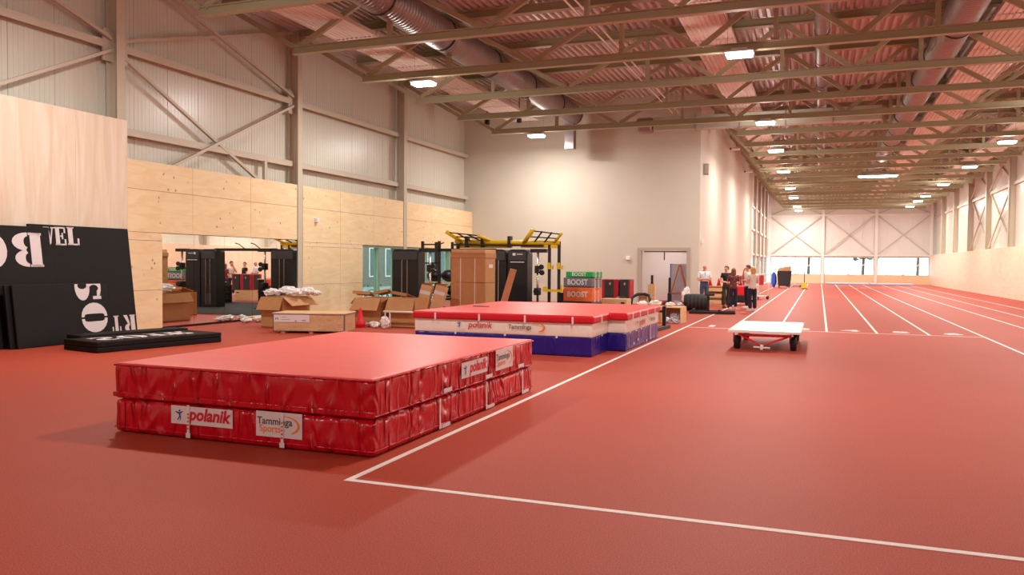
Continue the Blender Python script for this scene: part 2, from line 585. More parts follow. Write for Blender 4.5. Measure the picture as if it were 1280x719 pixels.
# ---- left wall: ribbed sandwich panels, columns, girts, braces, plywood lining
wall_left = structure('wall_left', MB().bb((WX - .62, YB, 0), (WX - .5, 25.72, 9.3)).bb((WX - .62, 34.3, 0), (WX - .5, BY + .2, 9.3)).bb((WX - .62, 25.72, 2.38), (WX - .5, 34.3, 9.3)), M['panel'])
def rib_panel(w, h, n, depth=.014):
    """vertical ribbed cladding panel lying in the YZ plane, face to +X, y from 0 to w"""
    pr = [(0, .002), (.004, .002), (.004, .02)]
    st = (w - .012) / n
    y = .006
    for i in range(n):
        pr += [(y, .04), (y + st * .72, .04), (y + st * .76, .04 - depth), (y + st * .96, .04 - depth)]
        y += st
    pr += [(w - .004, .04), (w - .004, .002)]
    mb = MB()
    for i in range(len(pr) - 1):
        (a, da), (b, db) = pr[i], pr[i + 1]
        mb.add([(da, a, 0), (db, b, 0), (db, b, h), (da, a, h)], [(0, 1, 2, 3)])
    return mb
P_me = rib_panel(1.12, 9.15, 9, .006).mesh('wall_panel', M['panel'])
P_lo = rib_panel(1.12, 9.15 - 2.45, 9, .006).mesh('wall_panel', M['panel'])
y = YB
while y < BY - .02:
    hi = 25.0 < y < 34.3
    put('wall_panel', P_lo if hi else P_me, wall_left, (WX - .5, y, 2.45 if hi else 0))
    y += 1.12
LCOL = [.7, 7.75, 14.8, 21.9, 28.95]
def column(parent, x, y, h, z0=0, w=.24, d=.34, m='steel', axis='x'):
    me = MB().ibeam((0, 0, z0), (0, 0, h), w if axis == 'x' else w, d, .018, up=(1, 0, 0) if axis == 'x' else (0, 1, 0))
    return part('column', me, M[m], parent).__setattr__('location', (x, y, 0))
for y in LCOL:
    column(wall_left, WX - .16, y, 9.1)
for a, b in zip([-6.3] + LCOL, LCOL + [BY]):
    for z in (6.84, 4.87):
        part('girt', MB().ibeam((WX - .28, a + .13, z), (WX - .28, b - .13, z), .18, .18, .014, up=(1, 0, 0)), M['steel'], wall_left)
def brace(parent, p, q, w=.075, h=.085, m='steel', up=(1, 0, 0)):
    part('brace', MB().beam(p, q, w, h, up), M[m], parent)
bx = WX - .22
for i, (a, b) in enumerate(((7.75, 14.8), (14.8, 21.9))):
    brace(wall_left, (bx, a + .15, 6.7), (bx, b - .15, 3.4))
    brace(wall_left, (bx + .08, b - .15, 6.7), (bx + .08, a + .15, 3.4))
    brace(wall_left, (bx, a + .15, 6.98), (bx, b - .15, 9.0))
    brace(wall_left, (bx + .08, b - .15, 6.98), (bx + .08, a + .15, 9.0))
    for yy, s in ((a + .2, 1), (b - .2, -1)):
        part('gusset_plate', MB().bb((bx - .02, yy - .12, 6.45), (bx + .02, yy + .2, 7.2)), M['steel'], wall_left)
for yy in (20.42,):
    part('girt_post', MB().bb((bx - .05, yy - .06, 4.1), (bx + .05, yy + .06, 4.8)), M['steel'], wall_left)

def sheet(y0, y1, z0, z1, m='ply', x=WX, t=.05, g=.004):
    part('plywood_sheet', MB().bb((x - t, y0 + g, z0 + g), (x, y1 - g, z1 - g)), M[m], wall_left, bevel=.002, seg=1)
rows = [(0, 1.0), (1.0, 2.24), (2.24, 3.49), (3.49, 4.2)]
for z0, z1 in rows[:2]:
    sheet(14.9, 16.08, z0, z1)
ycols = [14.95, 17.15, 19.5, 21.76]
for a, b in zip(ycols, ycols[1:]):
    sheet(a, b, 2.44, 3.49)
    sheet(a, b, 3.49, 4.2)
sheet(14.95, 16.08, 2.24, 2.44)
ycols = [22.05, 24.24, 26.5, 28.8]
for a, b in zip(ycols, ycols[1:]):
    sheet(a, b, 3.49, 4.2)
    sheet(a, b, 2.38, 3.49)
for z0, z1 in rows[:2]:
    sheet(22.05, 24.24, z0, z1)
    sheet(24.24, 25.72, z0, z1)
sheet(24.24, 25.72, 2.24, 2.38)
sheet(22.05, 24.24, 2.24, 2.38)
for a, b in zip([29.1, 31.3, 33.5], [31.3, 33.5, BY - .02]):
    sheet(a, b, 3.49, 4.2)
    sheet(a, b, 2.38, 3.49)
for z0, z1 in rows[:2]:
    sheet(34.3, BY - .02, z0, z1)
# mirrors set into the plywood
for a, b in zip([16.08, 17.2, 18.39, 19.58, 20.7], [17.2, 18.39, 19.58, 20.7, 21.76]):
    part('mirror_pane', MB().bb((WX - .04, a + .003, .06), (WX - .012, b - .003, 2.43)), M['mirror'], wall_left)
part('mirror_backing', MB().bb((WX - .12, 16.05, 0), (WX - .05, 21.8, 2.45)), M['black'], wall_left)
# pale boxed-out lining at the left edge
for a, b in ((6.0, 8.4), (8.4, 10.8), (10.8, 13.24), (13.24, 14.66)):
    part('pale_plywood_sheet', MB().bb((-15.32, a + .002, 0), (-15.26, b - .002, 5.02)), M['pale'], wall_left, bevel=.002, seg=1)
part('lining_return', MB().bb((-15.60, 14.60, 0), (-15.33, 14.655, 5.01)), M['pale'], wall_left)

# ---- window beside the gym rig
win = structure('window_1', MB().bb((WX - .3, 25.72, 2.30), (WX - .04, 34.3, 2.38)).bb((WX - .3, 25.72, 0), (WX - .04, 34.3, .10)).bb((WX - .3, 25.72, .1), (WX - .04, 25.80, 2.3)).bb((WX - .3, 34.22, .1), (WX - .04, 34.3, 2.3)), M['greenpost'])
yy = 25.8
ends = [25.8, 27.0, 28.3, 29.6, 30.9, 32.2, 33.3, 34.22]
for a, b in zip(ends, ends[1:]):
    part('window_pane', MB().bb((WX - .16, a, .1), (WX - .148, b, 2.3)), M['glassgreen'], win)
    if b < 34:
        part('mullion', MB().bb((WX - .26, b - .05, .1), (WX - .06, b + .05, 2.3)), M['greenpost'], win)

# ---- back wall with the door opening
DX0, DX1, DZ = -7.42, -5.42, 2.38
back = structure('wall_back', MB().bb((-16.1, BY, 0), (DX0 - .16, BY + .25, 9.3)).bb((DX1 + .16, BY, 0), (CX, BY + .25, 9.3)).bb((DX0 - .16, BY, DZ + .12), (DX1 + .16, BY + .25, 9.3)), M['concrete'])
door = structure('door_1', MB().bb((DX0 - .16, BY - .03, 0), (DX0, BY + .27, DZ)).bb((DX1, BY - .03, 0), (DX1 + .16, BY + .27, DZ)).bb((DX0 - .16, BY - .03, DZ), (DX1 + .16, BY + .27, DZ + .12)), M['doorframe'])
part('overhead_track', MB().bb((DX0 + .05, BY + .30, 2.30), (DX1 - .05, BY + .36, 2.36)), M['greyplastic'], door)
part('pull_cord', MB().tube([(-6.45, BY + .33, 2.30), (-6.45, BY + .33, 1.95)], .025, 6), M['black'], door)
structure('wall_storage', MB().bb((-9.6, BY + 4.2, 0), (-5.15, BY + 4.4, 3.2)).bb((-9.8, BY + .26, 0), (-9.6, BY + 4.4, 3.2)).bb((-5.28, BY + .26, 0), (-5.15, BY + 4.2, 3.2)).bb((-9.8, BY + .26, 3.2), (-5.15, BY + 4.4, 3.4)), M['white'])

# ---- corridor left wall (plain), then columns and glazing
corr = structure('wall_corridor', MB().bb((CX - .25, BY + .25, 0), (CX, 64, 9.3)), M['concrete'])
glaz = structure('wall_glazed', MB().bb((CX - .3, 64, 2.68), (CX - .22, FY, 9.3)), M['panelfar'])
for y in [64.15 + 4.9 * k for k in range(5)]:
    column(glaz, CX - .13, y, 9.1, m='steel', w=.3, d=.24)
for z in (2.66, 4.62, 6.42):
    part('girt', MB().bb((CX - .22, 64, z - .08), (CX - .1, FY, z + .08)), M['white'], glaz)
for k in range(4):
    a = 64.3 + 4.9 * k
    part('glass_pane', MB().bb((CX - .2, a, .1), (CX - .19, a + 4.6, 2.58)), M['glass'], glaz)
    part('glazing_bar', MB().bb((CX - .24, a + 2.3, .1), (CX - .14, a + 2.38, 2.58)), M['white'], glaz)
part('sill', MB().bb((CX - .3, 64, 0), (CX - .05, FY, .1)), M['white'], glaz)

# ---- far wall
FX = [CX, .27, 5.2, 10.1]
far = structure('wall_far', MB().bb((CX - .3, FY + .1, 2.72), (10.6, FY + .25, 9.3)).bb((CX - .3, FY + .1, 0), (10.6, FY + .25, .86)), M['panelfar'])
x = CX
while x < 10.3:
    part('wall_panel', MB().bb((x + .006, FY + .06, 2.75), (x + 1.1, FY + .1, 9.1)), M['panelfar'], far)
    x += 1.106
for a, b in zip([CX, -2.4, .2, 2.7, 5.2, 7.7], [-2.4, .2, 2.7, 5.2, 7.7, 10.0]):
    part('plywood_sheet', MB().bb((a + .004, FY + .02, 0), (b - .004, FY + .1, .86)), M['plyfar'], far)
for x in FX:
    part('column', MB().ibeam((x, FY - .05, 0), (x, FY - .05, 9.1), .26, .22, .02, up=(0, 1, 0)), M['white'], far)
for z in (2.84, 6.9):
    part('girt', MB().bb((CX, FY - .14, z - .07), (10.1, FY - .02, z + .07)), M['white'], far)
for a, b in zip(FX, FX[1:]):
    for z0, z1 in ((2.95, 6.8), (7.0, 9.0)):
        brace(far, (a + .15, FY - .08, z0), (b - .15, FY - .08, z1), .09, .09, 'steel', (0, 1, 0))
        brace(far, (a + .15, FY - .02, z1), (b - .15, FY - .02, z0), .09, .09, 'steel', (0, 1, 0))
    m_ = (a + b) / 2
    brace(far, (a + .15, FY - .08, 2.6), (m_, FY - .08, .95), .08, .08, 'white', (0, 1, 0))
    brace(far, (b - .15, FY - .08, 2.6), (m_, FY - .08, .95), .08, .08, 'white', (0, 1, 0))
for i, (a, b) in enumerate(zip(FX, FX[1:])):
    w_ = structure('window_%d' % (i + 2), MB().bb((a + .12, FY + .04, 2.62), (b - .12, FY + .2, 2.72)).bb((a + .12, FY + .04, .86), (b - .12, FY + .2, .94)).bb((a + .12, FY + .04, .94), (a + .2, FY + .2, 2.62)).bb((b - .2, FY + .04, .94), (b - .12, FY + .2, 2.62)), M['steel'])
    part('window_pane', MB().bb((a + .2, FY + .12, .94), (b - .2, FY + .13, 2.62)), M['glass'], w_)
    part('mullion', MB().bb(((a + b) / 2 - .025, FY + .06, .94), ((a + b) / 2 + .025, FY + .18, 2.62)), M['charcoal'], w_)

# ---- right wall
right = structure('wall_right', MB().bb((RX + .02, YB, 0), (RX + .5, FY + .1, 2.90)), M['lining'])
for k in range(30):
    part('plywood_sheet', MB().bb((RX, 16 + k * 2.44 + .004, 0), (RX + .02, min(16 + (k + 1) * 2.44, FY) - .004, 1.456)), M['lining'], right)
    part('plywood_sheet', MB().bb((RX, 16 + k * 2.44 + .004, 1.464), (RX + .02, min(16 + (k + 1) * 2.44, FY) - .004, 2.91)), M['lining'], right)
upper = structure('wall_right_upper', MB().bb((RXU + .05, YB, 2.92), (RXU + .2, FY + .1, 9.3)), M['panel'])
RP = rib_panel(1.12, 6.2, 6, .006)
RP.v = [(-p[0], p[1], p[2]) for p in RP.v]
RPm = RP.mesh('wall_panel', M['panel'])
y = 34.0
while y < FY - .1:
    put('wall_panel', RPm, upper, (RXU + .05, y, 2.93))
    y += 1.12
RC = [53.9 - 6.95 * k for k in range(9, 0, -1)] + [53.9 + 6.85 * k for k in range(5)]
for y in RC:
    column(upper, RXU - .17, y, 9.1, 2.93, .26, .36)
for a, b in zip(RC, RC[1:] + [FY]):
    part('girt', MB().bb((RXU - .13, a + .15, 6.50), (RXU + .0, b - .15, 6.68)), M['steel'], upper)
for a, b in ((53.9, 60.75), (60.75, 67.6)):
    for z0, z1 in ((3.0, 6.5), (6.7, 9.0)):
        brace(upper, (RXU - .06, a + .15, z0), (RXU - .06, b - .15, z1))
        brace(upper, (RXU - .16, a + .15, z1), (RXU - .16, b - .15, z0))
structure('wall_rear', MB().bb((-16.2, YB - .25, 0), (10.9, YB, 9.3)), M['concrete'])

# ---- ceiling: trapezoidal steel deck, ribs running along the hall
def deck(x0, x1, y0, y1, z):
    pr, x = [], x0
    while x < x1:
        pr += [(x, z), (x + .085, z), (x + .11, z + .13), (x + .205, z + .13)]
        x += .23
    mb = MB()
    for i in range(len(pr) - 1):
        (a, za), (b, zb) = pr[i], pr[i + 1]
        mb.add([(a, y0, za), (b, y0, zb), (b, y1, zb), (a, y1, za)], [(0, 1, 2, 3)])
    mb.bb((x0, y0, z + .16), (x1 + .1, y1, z + .3))
    return mb
ceiling = structure('ceiling', deck(-16.2, 10.7, YB, BY + .25, ZT), M['deck'])
part('roof_deck', deck(CX - .3, 10.7, BY + .25, FY + .2, ZT), M['deck'], ceiling)

# ------------------------------------------------------------------ roof trusses
ORD = ['first', 'second', 'third', 'fourth', 'fifth', 'sixth', 'seventh', 'eighth', 'ninth', 'tenth', 'eleventh', 'twelfth', 'thirteenth', 'fourteenth', 'fifteenth', 'sixteenth', 'seventeenth', 'eighteenth', 'nineteenth', 'twentieth', 'twenty-first', 'twenty-second']
ZB_, ZC = 7.40, 8.98
def truss_parts(B, T):
    out = [('bottom_chord', MB().ibeam((B[0] - .12, 0, ZB_), (B[-1] + .12, 0, ZB_), .18, .21, .022)),
           ('top_chord', MB().ibeam((T[0], 0, ZC), (T[-1], 0, ZC), .24, .24, .022))]
    for i, b in enumerate(B):
        for t in (T[i], T[i + 1]):
            s = .07 if t > b else -.07
            out.append(('diagonal', MB().beam((b + s, 0, ZB_ + .1), (t - s, 0, ZC - .12), .11, .13)))
    for t in T[1:-1]:
        out.append(('post', MB().beam((t, 0, ZB_ + .1), (t, 0, ZC - .1), .11, .13)))
    return [(n, mb.mesh(n, M['roofsteel'])) for n, mb in out]
wide = truss_parts([-13.2, -7.76, -3.1, .8, 4.9, 9.15], [-15.7, -10.38, -5.17, -1.15, 2.55, 7.0, 10.3])
narrow = truss_parts([-3.3, .8, 4.9, 9.15], [-4.8, -1.15, 2.55, 7.0, 10.3])
TY = [14.88 + 3.52 * k for k in range(-1, 21)]
TY = [y for y in TY if y < FY - .5]
for i, y in enumerate(TY):
    iswide = y < BY - 1
    lab = ('%s roof truss from the viewer, beige steel lattice girder under the deck' % ORD[i])
    t = thing('roof_truss', lab, 'roof truss', (0, y, 0), 0, 'roof trusses')
    for n, me in (wide if iswide else narrow):
        put(n, me, t)

# ------------------------------------------------------------------ radiant panels, ducts, pipes
def strip_panel(label, x0, x1, ya, yb, z, seg=3.52):
    t = thing('radiant_ceiling_panel', label, 'heating panel', ((x0 + x1) / 2, ya, z), 0, 'radiant heating panels')
    w = x1 - x0
    pr, n = [], 9
    st = w / n
    for i in range(n):
        a = -w / 2 + i * st
        pr += [(a, 0), (a + st * .62, 0), (a + st * .72, .03), (a + st * .9, .03)]
    pr.append((w / 2, 0))
    mb = MB()
    for i in range(len(pr) - 1):
        (a, za), (b, zb) = pr[i], pr[i + 1]
        mb.add([(a, .03, za), (b, .03, zb), (b, seg - .03, zb), (a, seg - .03, za)], [(0, 1, 2, 3)])
    mb.bb((-w / 2, .03, .05), (w / 2, seg - .03, .1)).bb((-w / 2 - .01, .03, -.02), (-w / 2 + .01, seg - .03, .1)).bb((w / 2 - .01, .03, -.02), (w / 2 + .01, seg - .03, .1))
    me = mb.mesh('panel_segment', M['radiant'])
    n = int((yb - ya) / seg)
    for k in range(n):
        put('panel_segment', me, t, (0, k * seg, 0))
    hb = MB()
    for k in range(n):
        for sx in (-w / 2 + .1, w / 2 - .1):
            hb.tube([(sx, k * seg + .2, .1), (sx, k * seg + .2, ZT - z - .1)], .008, 4)
    part('hanger_wire', hb, M['roofsteel'], t)
strip_panel('pale ribbed ceiling heating strip beside the ribbed left wall', -13.05, -11.75, 9.5, 34.8, 8.1)
strip_panel('pale ribbed ceiling heating strip above the corner of the cream back wall', -3.5, -2.35, 9.5, 84, 8.1)
strip_panel('pale ribbed ceiling heating strip beside the large round duct over the track', 4.05, 5.4, 9.5, 84, 8.1)
strip_panel('pale ribbed ceiling heating strip nearest the right wall over the track', 7.9, 9.2, 24, 84, 8.1)

def duct(label, x, z, r, ya, yb, name='round_duct', m='galv', ring=3.52):
    t = thing(name, label, 'duct', (x, ya, z))
    L = yb - ya
    mb = MB()
    rz, y = [], 0
    while y < L:
        rz += [(r, y), (r, y + .10), (r * 1.018, y + .12), (r * 1.018, y + .135)]
        y += .15
    rz.append((r, L))
    mb.lathe((0, 0, 0), rz, 20, 'Y')
    part('duct_pipe', mb, M[m], t, smooth=True)
    k = 1.2
    while k < L:
        part('clamp_ring', MB().lathe((0, 0, 0), [(r * 1.05, k - .03), (r * 1.05, k + .03)], 20, 'Y'), M['black'], t)
        part('hanger', MB().tube([(0, k, r), (0, k, ZT - z - .13)], .01, 4), M['roofsteel'], t)
        k += ring
    return t
dl = duct('large spiral round duct running along the left side under the roof', -10.3, 8.33, .46, 9.5, 34.4)
part('end_drop', MB().bb((-.2, 24.5, -1.55), (.2, 24.9, -.3)), M['galv'], dl, label='grey square drop pipe at the end of the duct')
duct('large round duct over the running track beside the pale heating strip', 3.35, 8.33, .43, 9.5, 60)
duct('narrow round spiral duct running over the middle of the track', -.05, 8.45, .2, 9.5, 60)
t = thing('rectangular_duct', 'grey rectangular metal duct crossing overhead at the corner of the back wall', 'duct', (-6.6, 34.1, 7.62))
for k in range(5):
    part('duct_section', MB().bb((k * 1.75 + .0, -.25, -.27), (k * 1.75 + 1.72, .25, .27)), M['rectduct'], t, bevel=.01, seg=1)
    part('duct_flange', MB().bb((k * 1.75 + 1.72, -.28, -.3), (k * 1.75 + 1.75, .28, .3)), M['greyplastic'], t)
for k in range(5):
    part('hanger', MB().tube([(k * 1.75 + .9, 0, .25), (k * 1.75 + .9, 0, ZT - 7.62)], .012, 4), M['roofsteel'], t)
part('damper', MB().lathe((-.36, 0, -.02), [(.3, -.35), (.34, -.3), (.34, .2), (.3, .3)], 16, 'X'), M['galv'], t, smooth=True)
for k, xx in enumerate((-6.05, -5.8)):
    p_ = thing('conduit_pipe', ('left' if k == 0 else 'right') + ' one of two thin pale pipes running along under the roof deck', 'pipe', (xx, 9.5, 8.3), 0, 'twin conduits')
    part('pipe', MB().tube([(0, 0, 0), (0, 25.8, 0)], .025, 6), M['white'], p_)
    for q in range(7):
        part('pipe_clip', MB().tube([(0, 2 + 3.52 * q, 0), (0, 2 + 3.52 * q, .8)], .008, 4), M['roofsteel'], p_)

# ------------------------------------------------------------------ ceiling lamps
def lamp_parts():
    body = MB().bb((-.36, -.24, 0), (.36, .24, .05)).bb((-.2, -.16, .05), (.2, .16, .12)).mesh('lamp_body', M['lampbody'], bevel=.008)
    dif = MB().bb((-.33, -.21, -.08), (.33, .21, 0)).mesh('lamp_diffuser', M['lamp'], bevel=.03)
    wire = MB().tube([(-.3, 0, .05), (-.3, 0, 1.75)], .006, 4).tube([(.3, 0, .05), (.3, 0, 1.75)], .006, 4).mesh('suspension_wire', M['roofsteel'])
    return body, dif, wire
LB, LD, LWI = lamp_parts()
lamp_light = bpy.data.lights.new('lamp_light', 'AREA')
lamp_light.shape = 'RECTANGLE'
lamp_light.size, lamp_light.size_y = .66, .42
lamp_light.energy = LAMP_W
lamp_light.color = LAMP_C
lamp_glow = bpy.data.lights.new('lamp_glow', 'POINT')   # sideways light of the domed diffuser
lamp_glow.energy = GLOW_W
lamp_glow.shadow_soft_size = .2
lamp_glow.color = LAMP_C
def lamp(x, y, label, wide=1):
    t = thing('ceiling_lamp', label, 'lamp', (x, y, 7.2), 0, 'hanging roof lamps')
    for n, me in (('lamp_body', LB), ('lamp_diffuser', LD), ('suspension_wire', LWI)):
        o = put(n, me, t)
        if wide != 1:
            o.scale = (wide, 1, 1)
    l = bpy.data.objects.new('lamp_light', lamp_light)
    COL.objects.link(l)
    l.parent = t
    l.location = (0, 0, -.10)
    g = bpy.data.objects.new('lamp_glow', lamp_glow)
    COL.objects.link(g)
    g.parent = t
    g.location = (0, 0, -.34)
def lab_lamp(row, i):
    return '%s lit lamp from the viewer, row %s' % (ORD[i], row)
for i, y in enumerate((-4.5, 11.2, 21.9, 32.4)):  # nearest lamp is unseen behind the camera, added for highlights on the mats
    lamp(-11.33, y + .25, lab_lamp('over the left wall side of the hall', i))
for i, y in enumerate((-4.5, 11.2, 21.74, 32.42, 40.37, 49.32, 60.0, 68.5, 78.6, 84.5)):  # this row also starts with an unseen lamp added for the mat highlights
    lamp(-2.03, y, lab_lamp('over the left edge of the track', i))
for i, y in enumerate((11.2, 21.9, 31.2, 40.54, 49.87, 59.9, 69.47, 74.6, 80.9)):
    lamp(7.5, y, lab_lamp('over the right side of the track', i))
lamp(3.17, 53.5, 'long glowing strip alone over the middle of the track', 3.2)  # elongated glow over the track, built from stretched lamp parts
t = thing('storage_lamp', 'white lit ceiling lamp inside the storage room behind the door', 'lamp', (-7.0, BY + 2.2, 3.12))
part('lamp_diffuser', MB().bb((-.6, -.15, 0), (.6, .15, .06)), M['lamp'], t)
l = bpy.data.objects.new('lamp_light', bpy.data.lights.new('storage_light', 'AREA'))
l.data.energy, l.data.size = 55, .9
l.data.color = (1, .95, .92)
COL.objects.link(l)
l.parent = t
l.location = (0, 0, -.05)

# ------------------------------------------------------------------ crash mats
def soft_box(x0, x1, y0, y1, z0, z1, n=20, amp=.012, r=.05, seed=1):
    """mat body: rounded box whose sides sag and pucker a little (real relief)"""
    bm = bmesh.new()
    bmesh.ops.create_cube(bm, size=1)
    bmesh.ops.scale(bm, vec=(x1 - x0, y1 - y0, z1 - z0), verts=bm.verts)
    bmesh.ops.translate(bm, vec=((x0 + x1) / 2, (y0 + y1) / 2, (z0 + z1) / 2), verts=bm.verts)
    bmesh.ops.bevel(bm, geom=bm.edges[:], offset=r, segments=2, affect='EDGES', profile=.6)
    bmesh.ops.subdivide_edges(bm, edges=[e for e in bm.edges if e.calc_length() > .3], cuts=n, use_grid_fill=True)
    bmesh.ops.subdivide_edges(bm, edges=[e for e in bm.edges if e.calc_length() > .09], cuts=2, use_grid_fill=True)
    from mathutils import noise
    bm.normal_update()
    for v in bm.verts:
        side = abs(v.normal.z) < .5
        q = Vector((v.co.x * 3.4 + v.co.z * 3.4, v.co.y * 3.4 - v.co.z * 3.4, v.co.z * 1.2 + seed))
        k = noise.noise(q) * amp * (1.0 if side else .5)
        if v.co.z < z0 + .01:
            k = 0
        v.co += v.normal * (k if side else k * .5)
        v.co.z = max(v.co.z, z0)
    for f in bm.faces:
        f.smooth = True
    me = bpy.data.meshes.new('mat_body')
    bm.to_mesh(me)
    bm.free()
    return me

LOGO_FIG = [arc(.02, .36, .09, .09, 0, 360, 12)[:-1], [(-.42, .22), (-.40, .30), (.0, .22), (.10, .10), (-.06, .06)], [(.0, .22), (.34, .34), (.36, .27), (.10, .10)],
            [(-.06, .10), (.10, .12), (.12, -.12), (-.16, -.46), (-.24, -.42), (-.02, -.12)], [(.12, -.12), (.10, -.1), (.04, -.46), (.12, -.46), (.18, -.12)]]
def sc(ps, k, dx=0, dy=0):
    return [[(a * k + dx, b * k + dy) for a, b in p] for p in ps]
def logo_polanik(parent, O, U, V, w, h):
    b = decal('logo_banner', [rect(-w / 2, -h / 2, w / 2, h / 2)], M['print'], parent, O, U, V, .004)
    decal('logo_figure', sc(LOGO_FIG, h * .66, -w * .36, 0), M['logo_blue'], b, O, U, V, .006)
    decal('logo_word', sc(text_polys('polanik', h * .62, .22, .006), w / .78 * .78, w * .12, .0) if False else sc(text_polys('polanik', h * .94, .2, .006), 1, w * .12, .01), M['logo_red'], b, O, U, V, .006)
    return b
def logo_tamminga(parent, O, U, V, w, h, back=True):
    b = decal('logo_banner', [rect(-w / 2, -h / 2, w / 2, h / 2)], M['print'], parent, O, U, V, .004)
    decal('logo_word', sc(text_polys('Tamminga', w * .185, 0, .0015), 1, -w * .09, h * .12), M['logo_grey'], b, O, U, V, .006)
    decal('logo_word', sc(text_polys('Sports', w * .18, 0, .0015), 1, -w * .19, -h * .18), M['logo_orange'], b, O, U, V, .006)
    decal('logo_swoosh', strip(arc(.16 * w, 0, .29 * w, .36 * h, -62, 100, 14), arc(.13 * w, .0, .27 * w, .33 * h, -62, 100, 14)), M['logo_orange'], b, O, U, V, .006)
    return b
X, Yv, Z = (1, 0, 0), (0, 1, 0), (0, 0, 1)
mx0, mx1, my0, my1 = -6.64, -3.65, 6.2, 10.44
cxm, cym = (mx0 + mx1) / 2, (my0 + my1) / 2
hw, hd = (mx1 - mx0) / 2, (my1 - my0) / 2
lower = thing('crash_mat', 'lower red vinyl crash mat resting on the floor, with logo banners and white straps', 'gym mat', (cxm, cym, 0), 0, 'stacked red crash mats')
o = put('mat_body', soft_box(-hw, hw, -hd, hd, .004, .335, seed=3), lower)
o.data.materials.append(M['vinyl'])
part('seam_flap', MB().bb((-hw - .006, -hd - .008, .05), (hw + .006, -hd + .02, .062)).bb((hw - .02, -hd, .05), (hw + .008, hd, .062)), M['vinyl'], lower, bevel=.004)
part('corner_seam', MB().bb((-hw + .13, -hd - .010, .06), (-hw + .142, -hd + .02, .31)), M['vinyl'], lower)
logo_polanik(lower, (-5.535 - cxm, -hd - .006, .235), X, Z, .74, .175)
logo_tamminga(lower, (-4.64 - cxm, -hd - .006, .225), X, Z, .51, .235)
def strap(parent, O, U, top, bot, w=.03):
    s = decal('strap', [rect(-w / 2, bot, w / 2, top)], M['strap'], parent, O, U, Z, .012)
    decal('strap_tag', [rect(-w * .9, bot - .012, w * .9, bot + .035)], M['print'], s, O, U, Z, .015)
    return s
for xx in (-5.69, -4.60):
    s_ = strap(lower, (xx - cxm, -hd - .004, 0), X, .335, .03)
    decal('strap_print', [rect(-.008, .10 + q * .035, .008, .118 + q * .035) for q in range(5)], M['logo_red'], s_, (xx - cxm, -hd - .004, 0), X, Z, .016)
for yy in (7.52, 8.77, 10.0):
    strap(lower, (hw + .004, yy - cym, 0), Yv, .335, .03)
    decal('care_label', [rect(-.0, .015, .20, .055)], M['print'], lower, (hw + .004, yy - cym + .05, 0), Yv, Z, .010)
upper_m = thing('crash_mat', 'upper red vinyl crash mat with red top paled by sheen, lying on its twin', 'gym mat', (cxm, cym, .342), 0, 'stacked red crash mats')
o = put('mat_body', soft_box(-hw, hw, -hd, hd, 0, .35, seed=8, r=.035), upper_m)
o.data.materials.append(M['vinyl'])
o = put('top_sheen', soft_box(-hw + .012, hw - .012, -hd + .012, hd - .012, .335, .358, seed=5, r=.008, amp=.006), upper_m)  # thin layer that carries the painted sheen
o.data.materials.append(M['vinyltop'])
part('piping', MB().tube([(-hw - .002, -hd - .002, .337), (hw + .002, -hd - .002, .337), (hw + .002, hd, .337), (-hw, hd, .337)], .009, 6, True), M['vinyl'], upper_m, smooth=True)
part('seam_flap', MB().bb((-hw - .012, -hd - .012, .02), (hw + .012, -hd + .02, .068)).bb((hw - .02, -hd, .02), (hw + .012, hd, .03)), M['vinyl'], upper_m, bevel=.008)
logo_polanik(upper_m, (hw + .01, 8.42 - cym, .21), Yv, Z, .74, .175)
logo_tamminga(upper_m, (hw + .01, 9.34 - cym, .215), Yv, Z, .58, .25)
for yy in (7.70, 8.84, 9.94):
    decal('care_label', [rect(-.10, 0, .10, .045)], M['print'], upper_m, (hw + .013, yy - cym, .035), Yv, Z, .004)

# pole vault landing bed behind
bx0, bx1, bx2, by0, by1, by2 = -7.62, -3.94, -3.58, 14.58, 15.82, 19.25
def bed(label, x0, x1, y0, y1):
    t = thing('landing_block', label, 'gym mat', ((x0 + x1) / 2, (y0 + y1) / 2, 0), 0, 'blue and white landing blocks')
    w, d = (x1 - x0) / 2, (y1 - y0) / 2
    o = put('blue_base', soft_box(-w, w, -d, d, .004, .365, n=8, seed=x0, r=.02, amp=.008), t)
    o.data.materials.append(M['vblue'])
    o = put('white_band', soft_box(-w - .004, w + .004, -d - .004, d + .004, .366, .622, n=8, amp=.004, seed=x1, r=.015), t)
    o.data.materials.append(M['vwhite'])
    return t, w, d
b1, w1, d1 = bed('front blue and white landing block facing the viewer, small logos on its white band', bx0, bx1, by0, by1 - .02)
b2, w2, d2 = bed('rear blue and white landing block beside the white side line', bx0 + .1, bx2, by1 + .012, by2)
c1 = ((bx0 + bx1) / 2, (by0 + by1 - .01) / 2)
def small_logo(parent, O, U, k):
    decal('logo_figure', sc(LOGO_FIG, .14 * k, -.36 * k, 0), M['logo_blue'], parent, O, U, Z, .006)
    decal('logo_word', sc(text_polys('polanik', .20 * k, .2, .002), 1, .16 * k, 0), M['logo_red'], parent, O, U, Z, .006)
small_logo(b1, (-6.33 - c1[0], -d1 - .014, .53), X, .85)
decal('logo_word', sc(text_polys('Tamminga', .115, 0, .001), 1), M['logo_grey'], b1, (-5.36 - c1[0], -d1 - .02, .52), X, Z, .006)
decal('logo_swoosh', strip(arc(.22, 0, .22, .10, -62, 100, 12), arc(.20, 0, .20, .085, -62, 100, 12)), M['logo_orange'], b1, (-5.28 - c1[0], -d1 - .02, .52), X, Z, .006)
small_logo(b2, (w2 + .02, -.35, .50), Yv, 1.0)
decal('logo_word', sc(text_polys('Tamminga', .13, 0, .001), 1), M['logo_grey'], b2, (w2 + .02, .95, .50), Yv, Z, .006)
strap(b2, (w2 + .006, .75, 0), Yv, .40, .06, .04)
